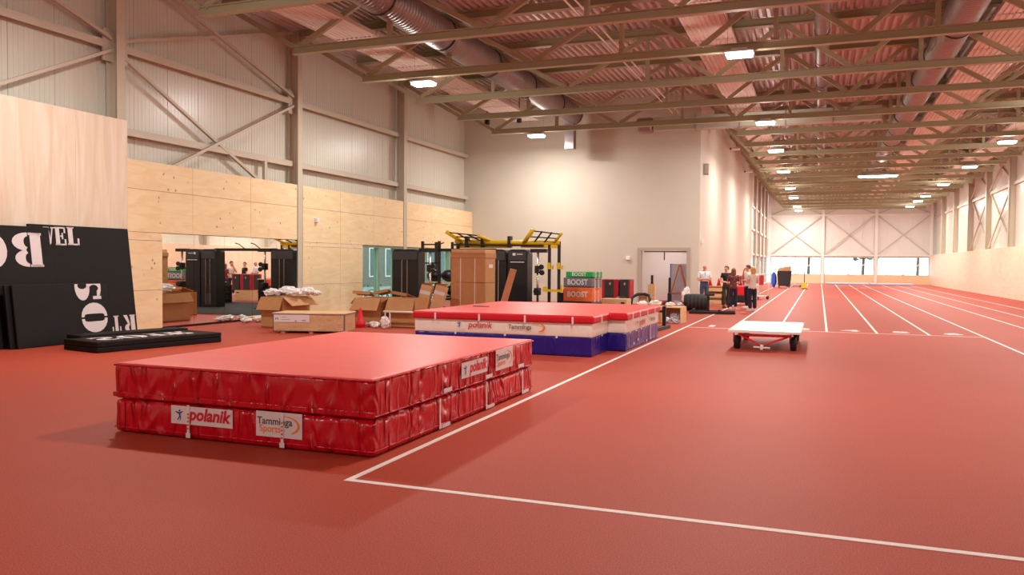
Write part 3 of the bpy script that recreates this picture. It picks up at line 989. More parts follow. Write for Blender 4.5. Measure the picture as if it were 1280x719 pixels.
for yy, zz in ((-1.35, .37), (-.8, .37), (-.6, .15), (-.3, .37), (-1.0, .10), (.3, .05)):
    decal('lace_loop', [rect(-.05, -.02, .05, .03)], M['strap'], b2, (w2 + .006, yy, zz), Yv, Z, .012)
decal('lace_loop', [rect(-.03, .34, .03, .40)], M['strap'], b1, (w1 + .006, .1, 0), Yv, Z, .012)
for k in range(3):
    decal('lace_loop', [rect(-.02, .335, .02, .385)], M['strap'], b1, (-w1 + .9 + k * 1.05, -d1, 0), X, Z, .012)
t = thing('landing_top_pad', 'thin red top pad covering the blue and white landing blocks', 'gym mat', (0, 0, .625))
def L_pad(z0, z1, e=0.0):
    pts = [(bx0 - .05 - e, by0 - .04 - e), (bx1 + .05 + e, by0 - .04 - e), (bx1 + .05 + e, by1 - .06 - e), (bx2 + .05 + e, by1 - .06 - e), (bx2 + .05 + e, by2 + .1 + e), (bx0 - .05 - e, by2 + .1 + e)]
    return MB().prism(pts, z0, z1)
part('pad_body', L_pad(0, .14), M['pad'], t, smooth=False, bevel=.035, seg=3)
part('top_sheen', L_pad(.135, .146, -.03), M['vinyltop'], t, bevel=.004)  # same painted sheen on the landing pad
for xx in (-7.15, -6.2, -5.25, -4.3):
    part('pad_strap', MB().bb((xx - .018, by0 - .052, -.02), (xx + .018, by0 - .03, .12)), M['strap'], t, bevel=.005)
for yy in (16.25, 16.95, 17.75, 18.6):
    part('pad_strap', MB().bb((bx2 + .035, yy - .02, -.02), (bx2 + .062, yy + .02, .12)), M['strap'], t, bevel=.005)
part('pad_strap', MB().bb((bx1 + .035, 15.1, -.02), (bx1 + .062, 15.14, .12)), M['strap'], t, bevel=.005)
b_ = thing('zip_slider', 'small dark metal buckle lying on the red top pad near its left edge', 'buckle', (-7.1, 16.6, .775))
part('loop', MB().tube([(.12 * cos(a * pi / 5), .06 * sin(a * pi / 5), .01) for a in range(10)], .012, 5, True), M['crateedge'], b_)
part('tongue', MB().bb((.10, -.02, 0), (.26, .02, .015)), M['crateedge'], b_)

# ------------------------------------------------------------------ black lettered mats
def lean_mat(label, y0, y1, h, xb, xt, th=.06, parts=()):
    """stands on the floor and leans to the left wall; local x runs along the wall, face looks into the hall"""
    L = sqrt(h * h - (xb - xt) ** 2)
    ang = atan2(xb - xt, L)
    t = thing('lettered_mat', label, 'gym mat', (xb, (y0 + y1) / 2, .005), 0, 'black lettered mats at the left', rot=(-ang, 0, pi / 2))
    w = (y1 - y0) / 2
    part('mat_slab', MB().bb((-w, 0, 0), (w, th, h)), M['foam'], t, bevel=.012)
    for n, ps in parts:
        decal('stencil_letter', ps, M['print'], t, (0, 0, 0), X, Z, .004)
    return t
# mat with VEL; centre y = (12.0+14.56)/2
yc = (12.0 + 14.56) / 2
lean_mat('tall black mat with white letters VEL along its top, against pale plywood', 12.0, 14.56, 2.49, -14.86, -15.16,
         parts=[('V', place(stencil('V'), 12.33 - yc, 2.06, .27, .38)), ('E', place(stencil('E'), 12.60 - yc, 2.06, .28, .39)), ('L', place(stencil('L'), 12.90 - yc, 2.07, .31, .39)),
                ('T', place(stencil('T'), 13.85 - yc, .08, .24, .40, 2)), ('R', place(stencil('R'), 14.17 - yc, .08, .34, .40, 2))])
yc = (9.75 + 12.36) / 2
lean_mat('tall black mat at the left edge with upside-down letters B and O', 9.75, 12.36, 2.43, -14.70, -15.02,
         parts=[('B', place(stencil('B'), 11.50 - yc, 1.60, .66, .70, 2)), ('O', place(stencil('O'), 10.68 - yc, 1.56, .70, .72, 2)), ('O', place(stencil('O'), 9.92 - yc, 1.56, .70, .72, 2))])
yc = (11.2 + 13.42) / 2
for k, dx in enumerate((.075, 0)):
    lean_mat('low black mat leaning in front, with sideways letters S and O' if k else 'low blank black mat sandwiched behind the one with letters S and O', 11.1 + .1 * k, 13.42, 1.25, -14.44 - dx, -14.60 - dx,
             parts=[('S', clip_top(place(stencil('S'), 12.60 - yc, .86, .66, .62, 1), 1.235)), ('O', place(stencil('O'), 12.70 - yc, .19, .66, .64, 1))] if k else [])
pile_c = (-12.82, 12.78)
for k in range(2):
    t = thing('lettered_mat', 'upper black mat of the low pile, white lettering on its top' if k else 'lower black mat of the low pile, lying flat on the red floor', 'gym mat', (pile_c[0], pile_c[1], .005 + k * .103), radians(-11.6), 'black lettered mats at the left')
    part('mat_slab', MB().bb((-.57, -1.38, 0), (.57, 1.38, .10)), M['foam'], t, bevel=.015)
    if k:
        for j, (ch, a, w_) in enumerate((('S', -1.15, .5), ('O', -.6, .55), ('T', .0, .45), ('R', .5, .5))):
            decal('stencil_letter', [[(q[1], q[0]) for q in p] for p in place(stencil(ch), a, -.30, w_, .62)], M['print'], t, (0, 0, .10), X, Yv, .004)
t = thing('lettered_mat', 'thin black mat sticking out behind the low black pile', 'gym mat', (-13.42, 13.1, .005), radians(-11.6), 'black lettered mats at the left')
part('mat_slab', MB().bb((-.5, -1.2, 0), (.0, 1.25, .235)), M['foam'], t, bevel=.015)

# ------------------------------------------------------------------ boxes and crates
def open_box(name, label, loc, rz, w, d, h, flaps, m='card', group=None, th=.012):
    """cardboard box, open at the top; flaps: (side, length, angle below horizontal)"""
    t = thing(name, label, 'box', loc, rz, group)
    a, b = w / 2, d / 2
    part('box_walls', MB().bb((-a, -b, 0), (a, -b + th, h)).bb((-a, b - th, 0), (a, b, h)).bb((-a, -b + th, 0), (-a + th, b - th, h)).bb((a - th, -b + th, 0), (a, b - th, h)).bb((-a, -b, 0), (a, b, th)), M[m], t)
    for sd, L, ang in flaps:
        c, s = cos(radians(ang)) * L, sin(radians(ang)) * L
        if sd == 'f':
            q = [(-a, -b, h), (a, -b, h), (a + .01, -b - c, h - s), (-a - .02, -b - c, h - s)]
        elif sd == 'b':
            q = [(a, b, h), (-a, b, h), (-a, b + c, h - s), (a, b + c, h - s)]
        elif sd == 'l':
            q = [(-a, b, h), (-a, -b, h), (-a - c, -b, h - s), (-a - c, b, h - s)]
        else:
            q = [(a, -b, h), (a, b, h), (a + c, b, h - s), (a + c, -b, h - s)]
        n = (Vector(q[1]) - Vector(q[0])).cross(Vector(q[3]) - Vector(q[0])).normalized() * .008
        part('flap', MB().add([Vector(p) + n for p in q] + [Vector(p) - n for p in q], [(0, 1, 2, 3), (7, 6, 5, 4), (0, 4, 5, 1), (1, 5, 6, 2), (2, 6, 7, 3), (3, 7, 4, 0)]), M[m], t)
    return t

def crumple(r, e=(1, 1, .6), seed=0, amp=.35, sub=3, f=2.4):
    from mathutils import noise
    bm = bmesh.new()
    bmesh.ops.create_icosphere(bm, subdivisions=sub, radius=1)
    for v in bm.verts:
        k = 1 + amp * noise.noise(v.co * f + Vector((seed * 3.7, seed, 1.3))) + amp * .5 * noise.noise(v.co * f * 2.7 + Vector((seed, 0, 5)))
        v.co = Vector((v.co.x * e[0], v.co.y * e[1], v.co.z * e[2])) * k * r
    me = bpy.data.meshes.new('crumple')
    bm.to_mesh(me)
    bm.free()
    return me
def lump(name, label, cat, loc, r, e, m, seed, group=None, amp=.35, rz=0):
    me = crumple(r, e, seed, amp)
    zmin = min(v.co.z for v in me.vertices)
    for v in me.vertices:
        v.co.z -= zmin
    me.materials.append(M[m])
    o = put(name, me, None, loc, (0, 0, rz))
    return tag(o, label, cat, group)

open_box('cardboard_box', 'open brown cardboard box with bubble wrap bulging out, behind the long wooden crate', (-13.52, 18.35, 0), 0, .70, 1.2, .80, [('f', .38, 62), ('r', .36, 38), ('l', .30, 60)], group='open cardboard boxes')
wr = thing('bubble_wrap', 'heap of clear white bubble wrap on top of the open box by the mirror', 'wrapping', (-13.45, 18.3, .81))
for k, (x, y, r) in enumerate(((-.22, -.3, .24), (.0, .1, .28), (.25, -.1, .24), (.35, .4, .24), (.55, .55, .16))):
    me = crumple(r, (1, .9, .42), k + 2, .45)
    zm = min(v.co.z for v in me.vertices)
    for v in me.vertices:
        v.co.z -= zm
    me.materials.append(M['plastic'])
    put('wrap_fold', me, wr, (x, y, .0))

cr = thing('wooden_crate', 'long low plywood crate with metal edges and a white label, beside the cone', 'crate', (-11.56, 17.06, 0), 0)
fx0, fx1 = -.68, .62
Rz = radians(16)
cr.rotation_euler = (0, 0, Rz)
cr.location = (-12.44, 16.36, 0)
L_, D_, H_ = 1.79, .95, .42
part('crate_box', MB().bb((0, 0, .05), (L_, D_, .05 + H_)), M['crate'], cr)
part('crate_lid', MB().bb((-.015, -.015, .05 + H_), (L_ + .015, D_ + .015, .075 + H_)), M['box_ply'], cr, bevel=.004)
for q in (.25, .95, L_ - .1):
    part('skid', MB().bb((q - .05, .02, 0), (q + .05, D_ - .02, .05)), M['crate'], cr)
eb = .025
for name_, a_, b_ in (('edge_strip', (0, -.006, .05), (eb, .0, .05 + H_)), ('edge_strip', (L_ - eb, -.006, .05), (L_, 0, .05 + H_)), ('edge_strip', (0, -.006, .03 + H_), (L_, 0, .05 + H_)), ('edge_strip', (L_, 0, .05), (L_ + .006, eb, .05 + H_)), ('edge_strip', (L_, D_ - eb, .05), (L_ + .006, D_, .05 + H_)), ('edge_strip', (L_, 0, .03 + H_), (L_ + .006, D_, .05 + H_)), ('edge_strip', (0, -.006, .05), (L_, 0, .065))):
    part(name_, MB().bb(a_, b_), M['crateedge'], cr)
lb = decal('shipping_label', [rect(.03, .27, .92, .45)], M['print'], cr, (0, -.004, 0), X, Z, .006)
decal('label_mark', [rect(.07, .33, .085, .37), rect(.125, .33, .14, .37), rect(.07, .355, .14, .37), rect(.22, .39, .36, .396), rect(.22, .33, .44, .336), rect(.56, .29, .60, .31)] + strip(arc(.78, .315, .05, .014, 0, 360, 12), arc(.78, .315, .04, .008, 0, 360, 12)), M['logo_grey'], lb, (0, -.004, 0), X, Z, .009)

c = thing('traffic_cone', 'small red plastic training cone between the crate and the red mats', 'cone', (-11.4, 18.68, 0))
part('cone_body', MB().lathe((0, 0, .02), [(.13, 0), (.13, .14), (.10, .15), (.028, .5), (.015, .51)], 20), M['cone'], c, smooth=True)
part('cone_base', MB().bb((-.15, -.15, 0), (.15, .15, .025)), M['cone'], c, bevel=.008)

open_box('cardboard_box', 'open brown cardboard box with drooping front flap, just right of the red cone', (-11.5, 19.65, 0), 0, .80, .85, .77, [('f', .40, 55), ('l', .22, 50)], group='open cardboard boxes')
open_box('cardboard_box', 'open brown cardboard box beside the leaning cartons, left of the tall taped boxes', (-10.47, 19.62, 0), 0, .80, .75, .78, [('f', .42, 62), ('l', .2, 30)], group='open cardboard boxes')
for k, (x, y, z, rx, ry, rz_, w_, d_) in enumerate(((-12.30, 20.35, .84, -.30, .06, .2, .52, .45), (-11.78, 20.62, .88, -.25, -.20, .0, .48, .45), (-11.22, 20.72, .84, -.25, .12, -.2, .58, .4))):
    t = put('cardboard_sheet', None, None, (x, y, z), (rx, ry, rz_))
    tag(t, ('left' if k == 0 else 'middle' if k == 1 else 'right') + ' one of three loose cardboard sheets heaped behind the open boxes', 'cardboard', 'loose cardboard sheets')
    part('sheet_face', MB().bb((-w_ / 2, -d_ / 2, -.008), (w_ / 2, d_ / 2, .008)), M['card' if k != 1 else 'cardlight'], t)
    part('folded_edge', MB().bb((-w_ / 2, -d_ / 2 - .01, -.08), (w_ / 2, -d_ / 2 + .005, .008)), M['card'], t)
open_box('cardboard_box', 'plain brown cardboard box holding up the heap of loose sheets', (-11.9, 20.62, 0), 0, .9, .6, .74, [], group='open cardboard boxes')
for k, (x, y, tl, h) in enumerate(((-10.62, 20.55, .20, 1.12), (-10.24, 20.62, .24, 1.12))):
    t = put('long_carton', None, None, (x, y, .0), (radians(-6), tl, radians(6)))
    tag(t, ('left' if k == 0 else 'right') + ' one of two slim brown cartons leaning beside the tall taped boxes', 'box', 'slim leaning cartons')
    part('carton_body', MB().bb((-.16, -.10, .04), (.16, .10, h)), M['cardlight'], t, bevel=.006)
    part('torn_flap', MB().add([(-.16, -.10, h), (.16, -.10, h), (.20, -.18, h + .10), (-.12, -.20, h + .03)], [(0, 1, 2, 3)]), M['card'], t)
    decal('white_tape', [rect(-.162, h - .26, .162, h - .16)], M['print'], t, (0, -.10, 0), X, Z, .004)
for k in range(2):
    t = thing('tall_carton', ('upper' if k else 'lower') + ' large brown carton with white straps, stacked beside the black cable towers', 'box', (-9.47, 21.75, .019 + k * 1.168), radians(-2), 'strapped brown cartons')
    h = .80 if k else 1.16
    part('carton_body', MB().bb((-.55, -.35, 0), (.55, .35, h)), M['card'], t, bevel=.008)
    for q in (-.24, .22):
        part('carton_strap', MB().bb((q - .012, -.358, 0), (q + .012, .358, h + .006)), M['strap'], t)
    if k:
        part('carton_lid', MB().bb((-.57, -.37, h - .10), (.57, .37, h + .04)), M['card'], t, bevel=.01)
        part('lid_fold', MB().bb((-.52, -.40, h + .04), (.56, .36, h + .15)), M['cardlight'], t, bevel=.01)
        decal('carton_label', [rect(-.12, .42, .16, .52)], M['print'], t, (.55, 0, 0), Yv, Z, .004)
pl = put('wooden_plank', None, None, (-8.2, 20.45, 0), (radians(-14), radians(13), radians(8)))
tag(pl, 'reddish brown wooden plank leaning upright against the strapped cartons', 'plank')
part('plank_board', MB().bb((-.09, -.025, .02), (.09, .025, 1.66)), M['oak'], pl, bevel=.01)
part('plank_end', MB().bb((-.088, -.024, 1.655), (.088, .024, 1.672)), M['crate'], pl)

hr = thing('tube_hurdle', 'low white tubular hurdle frame between the cardboard boxes and the landing bed', 'hurdle', (-9.95, 18.86, 0), 0)
part('top_rail', MB().tube([(-.85, 0, .44), (.85, 0, .44)], .025, 8), M['white'], hr, smooth=True)
for sx in (-.80, -.66, .80):
    part('leg', MB().tube([(sx, 0, .44), (sx, .02, .02)], .016, 8), M['white'], hr, smooth=True)
for sx in (-.80, .80):
    part('foot_bar', MB().tube([(sx, -.12, .02), (sx, .12, .02)], .018, 8), M['white'], hr)
for k, (x, y, r) in enumerate(((-11.45, 18.98, .10), (-11.15, 18.96, .12), (-10.98, 18.72, .09), (-10.62, 18.62, .10))):
    lump('plastic_wrap', ORD[k] + ' from the left of the crumpled white plastic lumps right of the cone', 'wrapping', (x, y, 0), r, (1.2, .7, .6 if k < 3 else 1.5), 'plastic', k + 11, 'white plastic by the cone', .45)
for k, (x, y, r) in enumerate(((-15.15, 18.75, .14), (-15.05, 19.2, .16), (-15.1, 19.75, .13))):
    lump('plastic_wrap', ORD[k] + ' of the small white plastic scraps lying by the mirror, counted from the left', 'wrapping', (x, y, 0), r, (1.2, 1, .5), 'plastic', k + 21, 'white scraps by the mirror', .5)
tag(part('plywood_offcut', MB().bb((-15.45, 20.0, 0), (-14.9, 21.0, .07)), M['box_ply']), 'flat plywood offcut lying on the floor by the mirror', 'board')

# ------------------------------------------------------------------ rubber floor and gym rig
rf = thing('rubber_flooring', 'black rubber gym flooring laid under the cable machine', 'flooring', (-10.7, 24.55, 0))
for i in range(8):
    for j in range(7):
        part('rubber_tile', MB().bb((-4.5 + i * 1.12 + .003, -3.3 + j * 1.0 + .003, .001), (-4.5 + (i + 1) * 1.12 - .003, -3.3 + (j + 1) * 1.0 - .003, .018)), M['rubber'], rf)
cm = thing('cable_machine', 'black cable crossover machine with shrouded weight towers and a joining crossbar', 'gym machine', (-11.1, 24.6, .018))
def tower(x0, x1, depth=.5, h=2.18, rods=True, mark=False, rnd=.14):
    w = x1 - x0
    pts = [(x0, .0), (x1, .0), (x1, h - rnd)] + [(x1 - rnd + rnd * cos(radians(a)), h - rnd + rnd * sin(radians(a))) for a in (22, 45, 67, 90)] + [(x0 + rnd - rnd * sin(radians(a)), h - rnd + rnd * cos(radians(a))) for a in (0, 22, 45, 67)] + [(x0, h - rnd)]
    mb = MB()
    n = len(pts)
    mb.add([(x, -depth / 2, z) for x, z in pts] + [(x, depth / 2, z) for x, z in pts], [(i, (i + 1) % n, n + (i + 1) % n, n + i) for i in range(n)] + [tuple(range(n)), tuple(range(n, 2 * n))[::-1]])
    tw = part('tower_shroud', mb, M['black'], cm, bevel=.012)
    xm = (x0 + x1) / 2
    part('tower_cap', MB().bb((x0 + .04, -depth / 2 - .02, h - .36), (x1 - .04, -depth / 2, h - .08)), M['charcoal'], tw, bevel=.008)
    if rods:
        for s in (-.10, .10):
            part('guide_rod', MB().tube([(xm + s, -depth / 2 - .03, .1), (xm + s, -depth / 2 - .03, h - .36)], .012, 6), M['chrome'], tw)
        part('weight_stack', MB().bb((xm - .16, -depth / 2 - .03, .1), (xm + .16, -depth / 2 + .01, .5)), M['charcoal'], tw)
    if mark:
        decal('front_mark', [rect(xm - .16, h - .20, xm - .06, h - .12), rect(xm - .02, h - .17, xm + .18, h - .145), rect(x0 + .1, h - .42, x1 - .1, h - .395)], M['print'], tw, (0, -depth / 2 - .02, 0), X, Z, .004)
    return tw
ox = -11.1
tower(-13.62 - ox, -12.62 - ox)
tower(-10.15 - ox, -9.45 - ox)
tower(-9.40 - ox, -8.72 - ox, rods=False, mark=True)
part('crossbar', MB().beam((-12.7 - ox, 0, 2.16), (-9.9 - ox, 0, 2.16), .10, .10), M['black'], cm)
for s in (-12.0, -11.3):
    part('pull_up_handle', MB().tube([(s - ox, -.05, 2.2), (s - ox + .16, -.16, 2.36), (s - ox + .30, -.2, 2.40)], .02, 6), M['black'], cm)
for xx in (-12.25, -8.42):
    cl = part('pulley_column', MB().tube([(xx - ox, -.1, 0), (xx - ox, -.1, 2.12)], .038, 10), M['chrome'], cm, smooth=True)
    part('pulley_carriage', MB().bb((xx - ox - .07, -.22, 1.42), (xx - ox + .07, 0, 1.66)).lathe((xx - ox + .14, -.16, 1.62), [(.085, -.03), (.085, .03)], 14, 'Y').lathe((xx - ox + .16, -.16, 1.44), [(.085, -.03), (.085, .03)], 14, 'Y'), M['black'], cl, bevel=.006)
    part('pulley_carriage', MB().bb((xx - ox - .08, -.24, .72), (xx - ox + .08, 0, .95)).lathe((xx - ox + .02, -.28, .84), [(.1, -.03), (.1, .03)], 14, 'Y'), M['black'], cl, bevel=.006)
    part('top_arm', MB().bb((min(xx, xx + .35) - ox - .25, -.14, 2.08), (xx - ox + .3, .06, 2.2)), M['black'], cm, bevel=.01)
    part('base_plate', MB().bb((xx - ox - .3, -.35, 0), (xx - ox + .3, .3, .03)), M['black'], cm)

sr = thing('storage_rack', 'black upright rack with shelves beside the left cable tower, in front of the window', 'rack', (-12.97, 26.0, .018))
for xx in (-.33, .33):
    for yy in (0, 1.1):
        u = part('upright', MB().beam((xx, yy, 0), (xx, yy, 2.5), .09, .09, up=(0, 1, 0)), M['black'], sr, bevel=.006)
        part('upright_holes', MB().bb((xx - .012, yy - .047, .3), (xx + .012, yy - .044, 2.3)), M['charcoal'], u)
        part('foot_plate', MB().bb((xx - .15, yy - .2, 0), (xx + .15, yy + .2, .02)), M['black'], u)
for z in (2.38, 2.16, 1.72):
    part('cross_member', MB().beam((-.33, 0, z), (.33, 0, z), .05, .05), M['black'], sr)
for z in (1.05, .56):
    part('storage_shelf', MB().bb((-.40, .06, z - .03), (2.3, .6, z)), M['box_ply' if z > 1 else 'black'], sr)
part('shelf_leg', MB().bb((2.2, .1, 0), (2.28, .5, 1.02)), M['black'], sr)
rg = thing('training_rig', 'tall black and yellow training rig with slanted climbing nets, behind the cable machine', 'gym rig', (-10.4 * 1.135, 29.5, 0))
rg.scale = (1.135, 1.135, 1.04)
rx = -10.4
for k, xx in enumerate((-11.9, -8.52, -8.18)):
    u = part('upright', MB().beam((xx - rx, 0, 0), (xx - rx, 0, 2.5), .09, .09, up=(0, 1, 0)), M['black'], rg, bevel=.006)
    part('upright_holes', MB().bb((-.0 + xx - rx - .012, -.047, .3), (xx - rx + .012, -.044, 2.3)), M['charcoal'], u)
    part('foot_plate', MB().bb((xx - rx - .15, -.2, 0), (xx - rx + .15, .2, .02)), M['black'], u)
part('top_tube', MB().tube([(-12.0 - rx, 0, 2.50), (-8.15 - rx, 0, 2.44)], .085, 10), M['yellow'], rg, smooth=True)
part('lower_tube', MB().beam((-12.0 - rx, .05, 2.30), (-9.9 - rx, .05, 2.30), .08, .08), M['yellow'], rg)
part('side_beam', MB().beam((-9.55 - rx, 0, 2.32), (-8.15 - rx, 0, 2.30), .08, .10), M['yellow'], rg)
part('black_runner', MB().beam((-12.05 - rx, -.12, 2.38), (-8.7 - rx, -.12, 2.34), .06, .07), M['black'], rg)
for xx in (-11.55, -10.95, -9.95):
    part('clamp', MB().bb((xx - rx - .05, -.13, 2.28), (xx - rx + .05, .12, 2.70 if xx != -10.95 else 2.62)), M['black'], rg, bevel=.006)
def net(a0, a1, b0, b1, nu, nv):
    """slanted climbing net between a lower-left..upper-left arm (a0,a1) and right arm (b0,b1)"""
    a0, a1, b0, b1 = map(Vector, (a0, a1, b0, b1))
    n = part('net_arm', MB().tube([a0, a1], .075, 10), M['yellow'], rg, smooth=True)
    part('net_arm', MB().tube([b0, b1], .05, 8), M['yellow'], rg, smooth=True)
    mb = MB()
    for i in range(nv + 1):
        v = .08 + .86 * i / nv
        mb.tube([a0.lerp(a1, v), b0.lerp(b1, v)], .022, 5)
    for i in range(1, nu):
        u = i / nu
        mb.tube([a0.lerp(b0, u).lerp(a1.lerp(b1, u), .05), a0.lerp(b0, u).lerp(a1.lerp(b1, u), .97)], .03, 5)
    part('climbing_net', mb, M['black'], n)
net((-9.45 - rx, 0, 2.44), (-8.95 - rx, -.5, 2.90), (-8.38 - rx, .0, 2.42), (-7.95 - rx, -.5, 2.76), 3, 2)
net((-11.75 - rx, 0, 2.5), (-12.12 - rx, -.5, 2.86), (-10.65 - rx, 0, 2.52), (-10.95 - rx, -.5, 2.72), 3, 2)
for xx, s in ((-8.52, 1), (-8.18, 1)):
    part('j_cup', MB().bb((xx - rx + .02, -.16, 1.48), (xx - rx + .16, -.04, 1.54)).bb((xx - rx + .13, -.16, 1.54), (xx - rx + .17, -.04, 1.62)).bb((xx - rx - .05, -.1, 1.48), (xx - rx + .05, -.04, 1.72)), M['yellow'], rg, bevel=.004)
part('spotter_arm', MB().bb((-8.62 - rx, -.4, .66), (-7.95 - rx, -.3, .75)).bb((-8.0 - rx, -.4, .75), (-7.95 - rx, -.3, .92)).bb((-8.62 - rx, -.4, .75), (-8.57 - rx, -.1, .85)), M['yellow'], rg, bevel=.006)
part('floor_brace', MB().bb((-9.0 - rx, -.5, .02), (-8.85 - rx, .2, .12)), M['yellow'], rg, bevel=.006)
for k, (x, z, r) in enumerate(((-13.0, 1.05, .24), (-12.42, 1.05, .24), (-12.9, .56, .19), (-12.3, .56, .2), (-11.7, .56, .19))):
    o = put('exercise_ball', MB().ball((0, 0, r * .9), r, 18, 12, (1.15, 1, .9)).mesh('exercise_ball', M['black'], True), None, (x, 26.33, z + .022))
    tag(o, ('left ball on the upper wooden shelf of the rack', 'right ball on the upper wooden shelf of the rack', 'left ball on the low black shelf of the rack', 'middle ball on the low black shelf of the rack', 'right ball on the low black shelf of the rack')[k] + ', shiny black', 'ball', 'balls on the rack shelves')
bn = thing('weight_bench', 'dark weight bench with crimson pads standing behind the storage rack', 'bench', (-12.7, 27.75, .02), 0)
part('seat_pad', MB().bb((-.9, -.15, .42), (.1, .15, .50)), M['crimson'], bn, bevel=.02)
part('back_pad', MB().add([(.1, -.15, .45), (.1, .15, .45), (.75, .15, 1.0), (.75, -.15, 1.0), (.06, -.15, .53), (.06, .15, .53), (.70, .15, 1.07), (.70, -.15, 1.07)], [(0, 1, 2, 3), (7, 6, 5, 4), (0, 4, 5, 1), (1, 5, 6, 2), (2, 6, 7, 3), (3, 7, 4, 0)]), M['crimson'], bn, bevel=.015)
part('bench_frame', MB().beam((-.8, 0, .36), (.3, 0, .36), .08, .08).beam((-.7, 0, 0), (-.7, 0, .36), .07, .07).beam((.25, 0, 0), (.25, 0, .36), .07, .07).beam((-.7, -.3, .03), (-.7, .3, .03), .06, .06).beam((.25, -.3, .03), (.25, .3, .03), .06, .06), M['black'], bn)
dr = thing('dumbbell_rack', 'low black rack of dumbbells beside the cable tower, seen in the mirror', 'rack', (-8.0, 26.9, .018), pi / 2)
for z in (.15, .42, .69):
    part('rack_shelf', MB().bb((-.6, -.2, z), (.6, .2, z + .04)), M['black'], dr)
for sx in (-.6, .6):
    part('rack_side', MB().bb((sx - .03, -.24, 0), (sx + .03, .24, .75)), M['black'], dr)
for r_, z in enumerate((.19, .46, .73)):
    for k in range(4):
        d_ = thing('dumbbell', 'wooden handled black dumbbell, %s from the left on the %s rack shelf' % (ORD[k], ('lowest', 'middle', 'top')[r_]), 'dumbbell', (-8.0 + .0, 26.5 + .27 * k, .018 + z + .07), 0, 'dumbbells on the rack')
        part('weight', MB().lathe((0, 0, 0), [(.07, -.17), (.07, -.07)], 12, 'X').lathe((0, 0, 0), [(.07, .07), (.07, .17)], 12, 'X'), M['black'], d_)
        part('handle', MB().lathe((0, 0, 0), [(.02, -.08), (.02, .08)], 8, 'X'), M['box_ply'], d_)

# ------------------------------------------------------------------ plyo boxes
def plyo(label, x, y, z, w, d, h, m, word, rz=0, tri=True):
    t = thing('jump_box', label, 'jump box', (x, y, z), rz, 'covered jump boxes')
    part('box_cover', MB().bb((-w / 2, -d / 2, .006), (w / 2, d / 2, h - .004)), M[m], t, bevel=.018)
    part('seam_band', MB().bb((-w / 2 + .0, -d / 2 - .003, 0), (w / 2 + .003, d / 2, .012)), M['black'], t)
    th = min(.17, h * .62)
    lw = .115
    decal('box_word', text_polys(word, th * 1.42, 0, .005, .92), M['print'], t, (.0, -d / 2, h * .5), X, Z, .004)
    for s in (-.5, .5):
        decal('side_word', sc([[(-b, a) for a, b in p] for p in text_polys(word, .17, 0, .006, .8 * min(1, h / .4))], 1), M['print'], t, (w / 2, s * d * .5 - s * .12, h * .45), Yv, Z, .004)
        part('hand_slot', MB().bb((w / 2 - .01, s * d * .5 - s * .22 - .05, h - .085), (w / 2 + .004, s * d * .5 - s * .22 + .05, h - .045)), M['black'], t, bevel=.004)
    return t
sx_, sy_ = -7.27, 25.7
bs = thing('box_pallet', 'low black foam base under the stack of coloured jump boxes', 'platform', (sx_, sy_, 0), radians(-7))
part('platform_body', MB().bb((-.52, -.45, .018), (.52, .45, .50)), M['charcoal'], bs, bevel=.02)
part('platform_top', MB().bb((-.50, -.43, .49), (.50, .43, .515)), M['black'], bs, bevel=.008)
plyo('orange jump box reading BOOST at the bottom of the coloured stack', sx_, sy_, .52, 1.0, .86, .47, 'orange', 'BOOST', radians(-7))
plyo('grey jump box reading BOOST in the middle of the coloured stack', sx_, sy_, .995, 1.0, .86, .31, 'grey', 'BOOST', radians(-7))
plyo('green jump box reading BOOST on top of the coloured stack', sx_ + .05, sy_, 1.31, .94, .86, .19, 'green', 'BOOST', radians(-7))
def pbox(x0, x1, y0, y1, z, h, label, m='box_ply', name='wooden_jump_box', hole=True):
    t = thing(name, label, 'jump box', ((x0 + x1) / 2, (y0 + y1) / 2, z), 0)
    w, d = (x1 - x0) / 2, (y1 - y0) / 2
    part('box_panels', MB().bb((-w, -d, 0), (w, d, h)), M[m], t, bevel=.008)
    if hole:
        part('hand_slot', MB().bb((w * .55, -d - .003, h * .72), (w * .85, -d + .01, h * .82)), M['black'], t, bevel=.004)
        part('hand_slot', MB().bb((-w - .003, -d * .2, h * .72), (-w + .01, d * .2, h * .82)), M['black'], t, bevel=.004)
    return t
pbox(-7.75, -6.75, 29.5, 30.4, 0, .46, 'plain plywood jump box under the crimson and black boxes')
for k, (x0, x1) in enumerate(((-7.62, -6.98), (-6.94, -6.55))):
    t = thing('jump_box', ('wide' if k == 0 else 'narrow') + ' crimson and black padded box standing left of the doorway', 'jump box', ((x0 + x1) / 2, 29.9, .463), 0)
    w = (x1 - x0) / 2
    part('padded_body', MB().bb((-w, -.35, 0), (w, .35, .72)), M['crimson' if k == 0 else 'charcoal'], t, bevel=.02)
    if k == 0:
        part('black_panel', MB().bb((-w * .66, -.356, .03), (w * .45, -.34, .70)), M['charcoal'], t, bevel=.004)
    else:
        part('crimson_edge', MB().bb((w - .05, -.356, .0), (w + .004, .35, .70)), M['crimson'], t, bevel=.004)
    part('black_panel', MB().bb((-w - .004, -.2, .03), (-w + .02, .2, .70)), M['charcoal'], t, bevel=.004)
    decal('round_mark', [arc(0, .56, .035, .05, 0, 360, 10)[:-1]], M['cardlight'], t, (-.0, -.356, 0), X, Z, .005)
pbox(-6.9, -6.0, 26.6, 27.3, .02, .56, 'pale plywood jump box low behind the landing bed, right of the coloured stack')
pbox(-6.02, -5.72, 28.6, 28.95, .0, .62, 'brown square wooden block behind the black ball', 'card', 'wooden_block', False)
pbox(-6.13, -5.87, 30.8, 31.1, .0, 1.0, 'pale upright wooden post box below the short black bar', 'box_ply', 'post_box', False)
